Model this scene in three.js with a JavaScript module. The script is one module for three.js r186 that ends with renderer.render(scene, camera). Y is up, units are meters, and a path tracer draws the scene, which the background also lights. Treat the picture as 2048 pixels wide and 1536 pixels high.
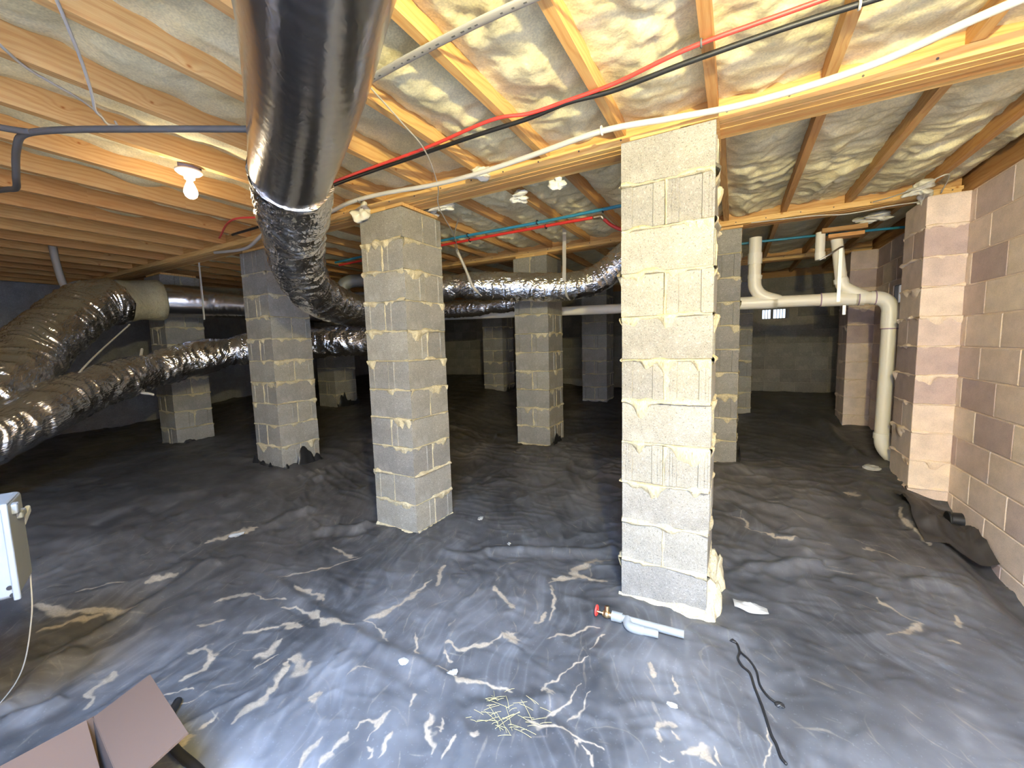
import * as THREE from 'three';
import { mergeGeometries, mergeVertices } from 'three/addons/utils/BufferGeometryUtils.js';
import { RoundedBoxGeometry } from 'three/addons/geometries/RoundedBoxGeometry.js';
import { RectAreaLightUniformsLib } from 'three/addons/lights/RectAreaLightUniformsLib.js';

// ------------------------------------------------------------------ camera, sky, daylight, exposure
const scene = new THREE.Scene();
const camera = new THREE.PerspectiveCamera(2 * Math.atan(768 / 810) * 180 / Math.PI, 2048 / 1536, 0.05, 60);
camera.position.set(0, 1.31, 0);
camera.up.set(-0.0226, 0.9950, -0.0974);
camera.lookAt(-0.4797, 1.31 - 0.0967, -0.8721);
const renderer = new THREE.WebGLRenderer({ antialias: true });
renderer.shadowMap.enabled = true;
renderer.toneMapping = THREE.LinearToneMapping;
renderer.toneMappingExposure = 0.9;
scene.background = new THREE.Color().setRGB(0.72, 0.85, 1.0);
scene.backgroundIntensity = 2.2;
RectAreaLightUniformsLib.init();
// daylight that falls through an unseen deck hatch, added to shape where it lands
const daylight = new THREE.RectAreaLight(new THREE.Color().setRGB(0.26, 0.50, 1.0), 480, 1.44, 0.72);
daylight.position.set(0.19, 2.66, 0.61);
daylight.lookAt(0.19, 0, 0.609);
daylight.castShadow = true;
scene.add(daylight);
const BULB_BACK = { at: [0.32, 1.97, -0.03], color: [1, 0.87, 0.37], power: 28 };
const BULB_LEFT = { at: [-2.6, 2.195, -1.18], color: [1, 0.80, 0.52], power: 0.5 };

// ------------------------------------------------------------------ numbers and noise
function rng(seed) { let s = seed >>> 0; return () => { s = (s + 0x6d2b79f5) | 0; let t = Math.imul(s ^ (s >>> 15), 1 | s); t = (t + Math.imul(t ^ (t >>> 7), 61 | t)) ^ t; return ((t ^ (t >>> 14)) >>> 0) / 4294967296; }; }
function hash(x, y, s) { let h = Math.imul(x, 374761393) ^ Math.imul(y, 668265263) ^ Math.imul(s, 1274126177); h = Math.imul(h ^ (h >>> 13), 1274126177); return ((h ^ (h >>> 16)) >>> 0) / 4294967296; }
function vnoise(x, y, s = 0, per = 0) {
  let ix = Math.floor(x), iy = Math.floor(y); const fx = x - ix, fy = y - iy;
  const u = fx * fx * fx * (fx * (fx * 6 - 15) + 10), v = fy * fy * fy * (fy * (fy * 6 - 15) + 10);
  let jx = ix + 1, jy = iy + 1;
  if (per) { ix = ((ix % per) + per) % per; iy = ((iy % per) + per) % per; jx = ((jx % per) + per) % per; jy = ((jy % per) + per) % per; }
  const a = hash(ix, iy, s), b = hash(jx, iy, s), c = hash(ix, jy, s), d = hash(jx, jy, s);
  return (a + (b - a) * u) * (1 - v) + (c + (d - c) * u) * v;
}
function fbm(x, y, s = 0, oct = 4, per = 0) { let a = 0.5, r = 0, t = 0; for (let i = 0; i < oct; i++) { r += a * vnoise(x, y, s + i * 17, per); t += a; x *= 2; y *= 2; per *= 2; a *= 0.5; } return r / t; }
const ridge = (n) => 1 - Math.abs(2 * n - 1);
const clamp = (v, a = 0, b = 1) => Math.min(b, Math.max(a, v));
const sst = (a, b, v) => { const t = clamp((v - a) / (b - a)); return t * t * (3 - 2 * t); };
const lerp = (a, b, t) => a + (b - a) * t;

// ------------------------------------------------------------------ textures
function dataTex(w, h, fn, { srgb = false, repeat = [1, 1], wrap = true } = {}) {
  const d = new Uint8Array(w * h * 4);
  for (let y = 0; y < h; y++) for (let x = 0; x < w; x++) { const c = fn(x, y), i = (y * w + x) * 4; d[i] = clamp(c[0]) * 255; d[i + 1] = clamp(c[1]) * 255; d[i + 2] = clamp(c[2]) * 255; d[i + 3] = 255; }
  const t = new THREE.DataTexture(d, w, h); t.magFilter = THREE.LinearFilter; t.minFilter = THREE.LinearMipmapLinearFilter; t.generateMipmaps = true;
  if (wrap) t.wrapS = t.wrapT = THREE.RepeatWrapping;
  if (srgb) t.colorSpace = THREE.SRGBColorSpace;
  t.repeat.set(...repeat); t.needsUpdate = true; return t;
}
const g3 = (v) => [v, v, v];
// concrete: tile of 0.4 m
const concreteMap = dataTex(512, 512, (x, y) => {
  const u = x / 512, v = y / 512;
  let n = 0.80 + 0.16 * (fbm(u * 6, v * 6, 1, 4, 6) - 0.5) + 0.16 * (vnoise(u * 170, v * 170, 5, 170) - 0.5);
  const p = vnoise(u * 80, v * 80, 9, 80); if (p > 0.86) n -= 0.22 * (p - 0.86) / 0.14;
  const q = vnoise(u * 60, v * 60, 12, 60); if (q > 0.88) n += 0.1;
  return [n * 1.0, n * 0.985, n * 0.95];
}, { srgb: true, repeat: [2.5, 2.5] });
const wallMap = dataTex(512, 512, (x, y) => {                        // wall block face, same grain, lighter
  const u = x / 512, v = y / 512, n = 0.93 + 0.12 * (fbm(u * 6, v * 6, 2, 4, 6) - 0.5) + 0.10 * (vnoise(u * 170, v * 170, 6, 170) - 0.5);
  return [n, n * 0.99, n * 0.97];
}, { srgb: true, repeat: [2.5, 2.5] });
const concreteBump = dataTex(512, 512, (x, y) => {
  const u = x / 512, v = y / 512; let n = 0.6 + 0.35 * (fbm(u * 60, v * 90, 3, 3, 60) - 0.5);
  const p = vnoise(u * 80, v * 80, 9, 80); if (p > 0.8) n -= 1.6 * (p - 0.8);
  return g3(n);
}, { repeat: [2.5, 2.5] });
// pine: u runs 1 m along the grain, v 0.25 m across
const woodMap = dataTex(1024, 512, (x, y) => {
  const u = x / 1024, v = y / 512;
  const w = fbm(u * 3, v * 4, 21, 3, 4) * 1.0;
  const k1 = Math.hypot((u - 0.33) * 4, (v - 0.6) * 1.6), k2 = Math.hypot((u - 0.8) * 4, (v - 0.2) * 1.6);
  const pull = 0.35 * Math.exp(-k1 * k1 * 30) + 0.3 * Math.exp(-k2 * k2 * 40);
  const rings = 0.5 + 0.5 * Math.sin((v * 10 + w * 2.2 + pull * 4) * Math.PI * 2);
  const fine = vnoise(u * 24, v * 220, 25, 24 * 40);
  let d = 0.17 * Math.pow(rings, 2.2) + 0.16 * (fine - 0.5) + 0.12 * (w - 0.5);
  const knot = Math.exp(-k1 * k1 * 900) + Math.exp(-k2 * k2 * 1500);
  d += 0.75 * clamp(knot);
  return [0.93 - 0.30 * d, 0.79 - 0.47 * d, 0.56 - 0.52 * d];
}, { srgb: true, repeat: [1, 4] });
// mineral wool: 0.6 m tile
const woolMap = dataTex(512, 512, (x, y) => {
  const u = x / 512, v = y / 512;
  const n = 0.87 + 0.14 * (fbm(u * 5, v * 5, 31, 5, 5) - 0.5) + 0.10 * (vnoise(u * 120, v * 120, 35, 120) - 0.5);
  const s = fbm(u * 4, v * 4, 39, 3, 4);
  return [n, n * (0.97 - 0.03 * s), n * (0.84 - 0.1 * s)];
}, { srgb: true, repeat: [1.7, 1.7] });
const woolBump = dataTex(512, 512, (x, y) => { const u = x / 512, v = y / 512; return g3(0.5 + 0.6 * (fbm(u * 18, v * 24, 41, 4, 6) - 0.5) + 0.3 * (ridge(fbm(u * 8, v * 8, 47, 3, 8)) - 0.6)); }, { repeat: [1.7, 1.7] });
// crinkled foil: creases as ridges of warped cells, 0.5 m tile
const foilBump = dataTex(512, 512, (x, y) => {
  const u = x / 512, v = y / 512; let h = 0;
  const wx = 0.10 * (fbm(u * 8, v * 8, 51, 3, 8) - 0.5), wy = 0.10 * (fbm(u * 8, v * 8, 57, 3, 8) - 0.5);
  h += 0.45 * Math.pow(ridge(fbm((u + wx) * 6, (v + wy) * 16, 61, 2, 2)), 2.5);
  h += 0.30 * ridge(vnoise((u + wx) * 12, (v - wy) * 40, 65, 0)) * sst(0.02, 0.1, Math.min(u, 1 - u, v, 1 - v));
  h += 0.2 * fbm(u * 40, v * 40, 71, 2, 40);
  return g3(h);
}, { repeat: [2, 2] });
// sand streaks [width, x, z, x, z ...] and sheet folds [height, x, z ...] on the ground, in metres
const SAND = [
[0.027,-2.06,-0.77,-2.05,-0.82,-1.95,-0.81,-1.91,-0.76,-1.90,-0.72,-1.89,-0.67],
[0.031,-2.26,-0.85,-2.22,-0.89,-2.18,-0.94],
[0.034,-2.00,-0.93,-1.94,-0.98,-1.88,-1.04],
[0.034,-1.88,-1.06,-1.81,-1.11],
[0.049,-1.78,-0.88,-1.76,-0.93,-1.78,-1.02],
[0.017,-1.71,-0.93,-1.74,-0.83],
[0.036,-1.49,-0.67,-1.54,-0.75,-1.57,-0.83,-1.63,-0.92],
[0.044,-1.64,-0.93,-1.62,-0.97,-1.55,-0.94,-1.57,-1.01],
[0.059,-3.04,-0.49,-2.92,-0.55,-2.81,-0.64,-2.72,-0.73,-2.68,-0.80],
[0.044,-2.83,-0.48,-2.79,-0.55,-2.75,-0.65],
[0.016,-3.02,-0.64,-3.01,-0.74,-2.95,-0.82],
[0.044,-2.91,-0.89,-2.87,-0.96,-2.86,-1.02],
[0.043,-3.03,-1.25,-3.01,-1.39,-2.96,-1.46],
[0.056,-3.01,-1.39,-2.97,-1.56],
[0.042,-2.10,-0.44,-2.18,-0.49,-2.25,-0.54],
[0.043,-1.38,-0.83,-1.36,-0.87],
[0.044,-1.60,-0.60,-1.61,-0.65],
[0.047,-1.57,-0.52,-1.59,-0.56],
[0.020,-1.18,-0.69,-1.21,-0.75],
[0.008,-1.91,-0.56,-1.84,-0.65,-1.80,-0.68],
[0.008,-1.81,-0.54,-1.80,-0.60,-1.75,-0.66],
[0.027,-2.39,-1.02,-2.35,-1.08,-2.25,-1.14],
[0.019,-2.24,-1.14,-2.04,-1.20],
[0.030,-1.13,-0.71,-1.14,-0.77,-1.15,-0.83],
[0.017,-1.18,-0.68,-1.19,-0.72,-1.21,-0.75],
[0.014,-1.12,-0.85,-1.13,-0.89,-1.10,-0.92,-1.06,-0.92,-1.04,-0.89,-1.04,-0.84],
[0.014,-0.98,-0.80,-0.97,-0.85,-0.97,-0.88],
[0.015,-1.01,-0.78,-1.01,-0.81,-1.03,-0.82],
[0.015,-1.03,-0.98,-1.04,-1.04],
[0.032,-0.93,-1.00,-0.88,-0.96,-0.83,-0.91],
[0.020,-0.85,-0.97,-0.87,-1.01],
[0.020,-0.77,-0.92,-0.78,-0.96,-0.78,-0.99],
[0.029,-0.74,-1.00,-0.74,-1.03],
[0.037,-1.39,-0.84,-1.35,-0.87],
[0.014,-1.31,-0.98,-1.31,-1.03,-1.26,-1.06],
[0.018,-1.27,-1.31,-1.22,-1.24,-1.18,-1.22],
[0.022,-1.11,-1.30,-1.08,-1.32,-1.04,-1.31,-0.98,-1.36,-0.90,-1.41,-0.86,-1.44,-0.84,-1.49,-0.81,-1.54],
[0.056,-0.84,-1.46,-0.83,-1.51],
[0.018,-1.09,-1.27,-1.02,-1.24],
[0.020,-0.69,-1.55,-0.65,-1.61,-0.58,-1.68,-0.53,-1.71],
[0.032,-1.10,-1.77,-1.02,-1.70,-0.96,-1.68],
[0.028,-0.82,-1.70,-0.80,-1.63],
[0.026,-0.77,-1.67,-0.80,-1.82,-0.83,-1.92],
[0.039,-0.86,-1.97,-0.78,-2.04,-0.75,-2.10,-0.74,-2.21,-0.70,-2.27],
[0.035,-0.74,-2.10,-0.66,-2.09],
[0.030,-1.41,-1.63,-1.46,-1.73,-1.52,-1.83],
[0.023,-1.53,-1.27,-1.50,-1.38,-1.47,-1.47,-1.49,-1.57,-1.48,-1.67],
[0.017,-1.52,-1.27,-1.43,-1.25,-1.36,-1.23],
[0.028,-1.95,-1.19,-1.81,-1.19,-1.68,-1.19,-1.56,-1.20],
[0.035,-2.11,-1.29,-1.99,-1.29,-1.90,-1.29],
[0.023,-2.00,-1.12,-1.94,-1.19],
[0.028,-1.87,-1.06,-1.82,-1.12],
[0.019,-1.06,-1.18,-0.95,-1.18,-0.87,-1.20,-0.77,-1.21,-0.73,-1.22],
[0.010,-0.60,-1.29,-0.60,-1.35,-0.56,-1.43,-0.50,-1.55],
[0.026,-0.60,-1.30,-0.59,-1.33],
[0.011,-0.56,-1.22,-0.53,-1.27,-0.49,-1.32,-0.50,-1.38],
[0.013,-0.48,-1.22,-0.45,-1.26,-0.42,-1.32,-0.42,-1.36],
[0.021,-0.60,-1.16,-0.52,-1.17,-0.45,-1.17,-0.35,-1.17],
[0.042,-0.45,-1.13,-0.42,-1.16],
[0.015,-0.41,-1.14,-0.36,-1.10],
[0.017,-2.29,-1.30,-2.13,-1.50,-2.05,-1.65],
[0.028,-2.34,-1.66,-2.07,-1.65],
[0.009,-0.84,-0.85,-0.83,-0.87],
[0.043,-0.77,-2.09,-0.76,-2.21,-0.67,-2.29,-0.62,-2.34],
[0.038,-0.77,-2.09,-0.67,-2.08,-0.60,-2.08],
[0.018,-0.85,-1.94,-0.83,-2.01,-0.76,-2.05],
[0.021,-0.28,-1.59,-0.26,-1.54],
[0.014,-0.20,-1.58,-0.18,-1.52,-0.17,-1.49],
[0.037,-0.21,-1.30,-0.18,-1.35,-0.15,-1.37],
[0.022,-0.20,-1.26,-0.21,-1.29],
[0.013,-0.15,-1.33,-0.12,-1.31],
[0.036,-0.10,-1.27,-0.06,-1.32,-0.03,-1.28],
[0.010,-0.02,-1.34,-0.00,-1.28],
[0.005,0.11,-1.48,0.12,-1.35],
[0.007,-0.19,-1.22,-0.12,-1.22],
[0.015,-0.52,-1.58,-0.48,-1.67],
[0.009,0.15,-1.67,0.17,-1.65],
[0.019,0.64,-2.54,0.64,-2.49,0.71,-2.47,0.76,-2.43,0.78,-2.40,0.71,-2.32,0.63,-2.22],
[0.038,0.94,-2.54,0.95,-2.47],
[0.020,0.68,-3.03,0.77,-2.99,0.92,-2.92],
[0.018,0.01,-3.12,0.16,-2.99,0.28,-2.96,0.39,-2.98],
[0.036,0.99,-3.55,1.00,-3.34,1.02,-3.18],
[0.033,0.82,-2.31,0.86,-2.33],
[0.108,0.74,-3.69,0.80,-3.68]];
const FOLDS = [
[0.035,-2.32,-0.27,-2.39,-0.34,-2.50,-0.43,-2.56,-0.56],
[0.022,-2.60,-0.36,-2.60,-0.59,-2.64,-0.74,-2.70,-0.86,-2.77,-1.07,-2.83,-1.30],
[0.012,-2.75,-1.18,-2.73,-1.34],
[0.020,-2.28,-0.27,-2.23,-0.36,-2.24,-0.42],
[0.014,-2.38,-1.30,-2.21,-1.25,-2.03,-1.23,-1.69,-1.20,-1.36,-1.17,-1.10,-1.18,-0.99,-1.16,-0.76,-1.20],
[0.012,-0.84,-1.10,-0.70,-1.17,-0.49,-1.32],
[0.025,-1.44,-2.05,-1.20,-2.21,-0.72,-2.39,-0.62,-2.51],
[0.010,-1.66,-1.96,-1.47,-1.98,-1.39,-2.05,-1.16,-1.95],
[0.030,-2.66,-1.78,-2.41,-1.94,-2.40,-2.07],
[0.020,-2.94,-1.59,-2.98,-1.79,-2.93,-2.00],
[0.020,-3.06,-1.91,-3.21,-2.08,-3.36,-2.24,-3.33,-2.43],
[0.008,-0.15,-1.92,-0.06,-1.95,0.05,-1.95,0.15,-1.94],
[0.010,-0.04,-2.38,0.01,-2.20,0.07,-2.09],
[0.030,0.18,-2.58,0.34,-2.70,0.48,-2.76],
[0.020,-0.04,-3.30,0.27,-2.96,0.39,-2.98],
[0.020,-0.10,-3.45,0.31,-3.31,0.58,-3.23],
[0.015,0.00,-2.42,0.10,-2.58,0.20,-2.66],
[0.050,0.95,-6.14,0.95,-5.16,1.01,-4.50],
[0.030,1.03,-3.67,1.08,-3.37,1.24,-3.42],
[0.012,0.48,-2.64,0.71,-2.61],
[0.015,0.80,-2.73,0.92,-2.81,1.06,-2.77],
[0.010,0.84,-2.67,0.78,-2.40]];
const CORD1 = [[0.021,-1.900],[0.040,-1.888],[0.048,-1.840],[0.042,-1.798],[0.056,-1.757],[0.083,-1.726],[0.097,-1.657],[0.114,-1.589],[0.122,-1.542],[0.136,-1.464],[0.147,-1.433],[0.156,-1.386],[0.167,-1.370]];
const CORD2 = [[0.051,-1.842],[0.085,-1.800],[0.106,-1.755],[0.114,-1.682],[0.137,-1.638],[0.161,-1.620],[0.175,-1.612]];
// ------------------------------------------------------------------ ground: heights, folds and sand
function base(x, z) { return 0.21 * sst(-2.5, -4.3, z) + 0.22 * sst(-4.6, -7.6, z) + 0.2 * sst(-2.5, -4.0, x); }
function segDist(px, pz, a, k) {                                    // distance to polyline a = [w, x, z, x, z ...], and the place along it
  let best = 9, at = 0;
  for (let i = 1; i + 3 < a.length; i += 2) {
    const ax = a[i], az = a[i + 1], dx = a[i + 2] - ax, dz = a[i + 3] - az, l = dx * dx + dz * dz || 1e-9;
    const t = clamp(((px - ax) * dx + (pz - az) * dz) / l), d = Math.hypot(px - ax - t * dx, pz - az - t * dz);
    if (d < best) { best = d; at = (i - 1) / 2 + t; }
  }
  return [best, at / Math.max(1, (a.length - 3) / 2)];
}
function boxOf(a, pad) { let x0 = 9, x1 = -9, z0 = 9, z1 = -9; for (let i = 1; i + 1 < a.length; i += 2) { x0 = Math.min(x0, a[i]); x1 = Math.max(x1, a[i]); z0 = Math.min(z0, a[i + 1]); z1 = Math.max(z1, a[i + 1]); } return [x0 - pad, x1 + pad, z0 - pad, z1 + pad]; }
FOLDS.forEach((f) => { f.box = boxOf(f, 0.22); });
function ground(x, z) {
  let h = base(x, z);
  const near = sst(-3.4, -2.2, z) * sst(-3.6, -2.6, x);
  const a = x * 0.72 + z * 0.69, b = -x * 0.69 + z * 0.72;           // along and across the drag of the sheet
  const w1 = fbm(x * 1.1, z * 1.1, 81, 2) - 0.5, w2 = fbm(x * 2.3, z * 2.3, 83, 2) - 0.5;
  h -= 0.14 * sst(1.08, 1.30, x) * sst(-4.1, -3.6, z) * sst(-2.3, -2.8, z);      // the sheet dips along the foot of the right wall
  h += 0.055 * (fbm(x * 0.9 + 5, z * 0.9, 85, 3) - 0.5);
  h += 0.011 * Math.pow(ridge(vnoise(a * 1.8 + w1 * 3, b * 5.5 + w2 * 3, 87)), 3);
  h += 0.006 * Math.pow(ridge(vnoise(a * 3.4 - w2 * 3, b * 11 + w1 * 4, 91)), 3);
  h += 0.005 * Math.pow(ridge(vnoise(x * 8 + w1 * 6, z * 19 + w2 * 6, 93)), 2);
  const far = 1 - near;
  if (far > 0) {
    h += far * 0.018 * Math.pow(ridge(vnoise(x * 1.6 + w2 * 2, z * 5.2 + w1 * 2.5, 95)), 3);
    h += far * 0.010 * Math.pow(ridge(vnoise(x * 3.2 + w1 * 3, z * 10 + w2 * 3, 97)), 3);
  }
  for (const f of FOLDS) {
    const q = f.box; if (x < q[0] || x > q[1] || z < q[2] || z > q[3]) continue;
    const [d, t] = segDist(x, z, f), wd = 0.035 + f[0] * 0.9;
    if (d < wd * 3) { const e = sst(0, 0.12, t) * sst(1, 0.88, t); h += f[0] * e * (Math.exp(-d * d / (wd * wd * 0.35)) - 0.35 * Math.exp(-((d - wd * 1.4) ** 2) / (wd * wd * 0.4))); }
  }
  return h;
}
SAND.forEach((s, i) => { s.box = boxOf(s, 0.12); s.seed = i; });
const NX0 = -3.5, NX1 = 1.36, NZ0 = -4.3, NZ1 = 0.56;                // the area the big floor texture covers
function sandAt(x, z) {
  let s = 0;
  const wx = x + 0.05 * (fbm(x * 9, z * 9, 101, 4) - 0.5) * 2, wz = z + 0.05 * (fbm(x * 9, z * 9, 107, 4) - 0.5) * 2;
  for (const f of SAND) {
    const q = f.box; if (x < q[0] || x > q[1] || z < q[2] || z > q[3]) continue;
    const [d, t] = segDist(wx, wz, f), r = f[0] * 0.5 * (0.15 + 1.2 * fbm(t * 5, f.seed * 3.3, 111, 2)) * (0.5 + 0.5 * sst(0, 0.2, t) * sst(1, 0.8, t));
    const v = sst(r * 1.5, r * 0.5, d) * sst(0.20, 0.46, fbm(x * 30, z * 30, 113, 3) + 0.25 * sst(r, 0, d)) * (0.68 + 0.32 * vnoise(f.seed * 7.1, t * 2, 115));
    s = Math.max(s, v);
  }
  return s;
}
// creases of the sheet that hold pale dust: many short thin strokes, kept as coverage on the same ground grid
const CREASE = new Float32Array(2048 * 2048);
{
  const r = rng(4242), px = 2048 / (NX1 - NX0), pz = 2048 / (NZ1 - NZ0);
  for (let k = 0; k < 1500; k++) {
    let x = lerp(NX0, NX1, r()), z = lerp(NZ0, NZ1, Math.pow(r(), 0.75)); const far = sst(-2.1, -3.0, z), right = sst(-0.2, 0.4, x);
    let a = lerp(lerp(-1.95, -2.6, right * 0.9), -2.95, far) + (r() - 0.5) * 0.9 + (r() < 0.12 ? 1.4 : 0);
    const len = 0.04 + 0.24 * r() * r(), w = 0.0012 + 0.0042 * r() * r(), al = 0.25 + 0.6 * r() * r(), n = Math.ceil(len / 0.0012), bend = (r() - 0.5) * 7;
    for (let i = 0; i < n; i++) {
      const t = i / n, ww = w * Math.sin(Math.PI * t) * (0.4 + 1.2 * vnoise(t * 9, k, 147)) * px; x += Math.cos(a) * 0.0012; z += Math.sin(a) * 0.0012; a += bend * 0.0012 + (vnoise(t * 14, k, 149) - 0.5) * 0.05;
      const cx = (x - NX0) * px, cz = (z - NZ0) * pz, R = Math.ceil(ww + 1), v0 = al * (0.45 + 0.75 * vnoise(t * 22, k + 0.5, 153));
      for (let j = -R; j <= R; j++) for (let q = -R; q <= R; q++) { const X = Math.round(cx) + q, Z = Math.round(cz) + j; if (X < 0 || Z < 0 || X > 2047 || Z > 2047) continue; const d = Math.hypot(X - cx, Z - cz), v = v0 * clamp(ww + 0.7 - d); if (v > CREASE[Z * 2048 + X]) CREASE[Z * 2048 + X] = v; }
    }
  }
}
const dustTile = dataTex(512, 512, (x, y) => { const u = x / 512, v = y / 512; return g3(fbm(u * 5, v * 5, 121, 5, 5)); });
function sheetColor(x, z, detail) {
  const a = x * 0.34 + z * 0.94 + 0.25 * (fbm(x * 1.3, z * 1.3, 141, 2) - 0.5), b = -x * 0.94 + z * 0.34 + 0.35 * (fbm(x * 1.6, z * 1.6, 143, 2) - 0.5);
  let dustAndLight = 0.12 + 0.9 * Math.pow(fbm(a * 2.2, b * 3.4, 123, 4), 2.0);
  dustAndLight *= 0.55 + 0.9 * fbm(x * 7, z * 7, 127, 4);
  dustAndLight *= 1 + 0.3 * sst(-2.3, -0.9, z + 0.25 * x);                   // near floor painted lighter, standing in for stronger daylight there
  const scr = Math.pow(ridge(fbm(a * 3.5, b * 22, 131, 2)), 7) * sst(0.4, 0.62, fbm(x * 2.2, z * 2.2, 133, 2));
  dustAndLight += 0.32 * scr; dustAndLight += 0.5 * Math.pow(fbm(x * 16, z * 16, 145, 4), 3);
  const grit = vnoise(x * 160, z * 160, 137); if (detail && grit > 0.93) dustAndLight += 0.35;
  const brown = sst(-2.4, -3.4, z) * 0.6 + sst(-1.6, -2.8, x) * 0.6;
  let c = [0.022 + 0.10 * dustAndLight, 0.023 + 0.104 * dustAndLight, 0.026 + 0.113 * dustAndLight];
  const k = clamp(brown) * 0.8; c = [lerp(c[0], 0.02 + 0.10 * dustAndLight, k), lerp(c[1], 0.018 + 0.08 * dustAndLight, k), lerp(c[2], 0.016 + 0.06 * dustAndLight, k)];
  return c;
}
const toS = (v) => (v <= 0.0031308 ? 12.92 * v : 1.055 * Math.pow(v, 1 / 2.4) - 0.055);
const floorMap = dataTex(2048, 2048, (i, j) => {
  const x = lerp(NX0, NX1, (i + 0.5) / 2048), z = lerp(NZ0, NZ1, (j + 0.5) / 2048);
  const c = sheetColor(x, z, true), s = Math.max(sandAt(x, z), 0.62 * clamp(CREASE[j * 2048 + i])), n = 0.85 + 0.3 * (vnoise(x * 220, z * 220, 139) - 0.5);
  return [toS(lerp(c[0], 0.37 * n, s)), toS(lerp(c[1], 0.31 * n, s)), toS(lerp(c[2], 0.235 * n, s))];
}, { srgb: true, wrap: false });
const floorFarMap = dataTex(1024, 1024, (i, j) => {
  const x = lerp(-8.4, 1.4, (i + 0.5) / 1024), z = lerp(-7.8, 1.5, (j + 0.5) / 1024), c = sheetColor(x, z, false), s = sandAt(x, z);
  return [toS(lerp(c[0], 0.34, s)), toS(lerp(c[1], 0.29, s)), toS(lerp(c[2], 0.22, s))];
}, { srgb: true, wrap: false });

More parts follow.
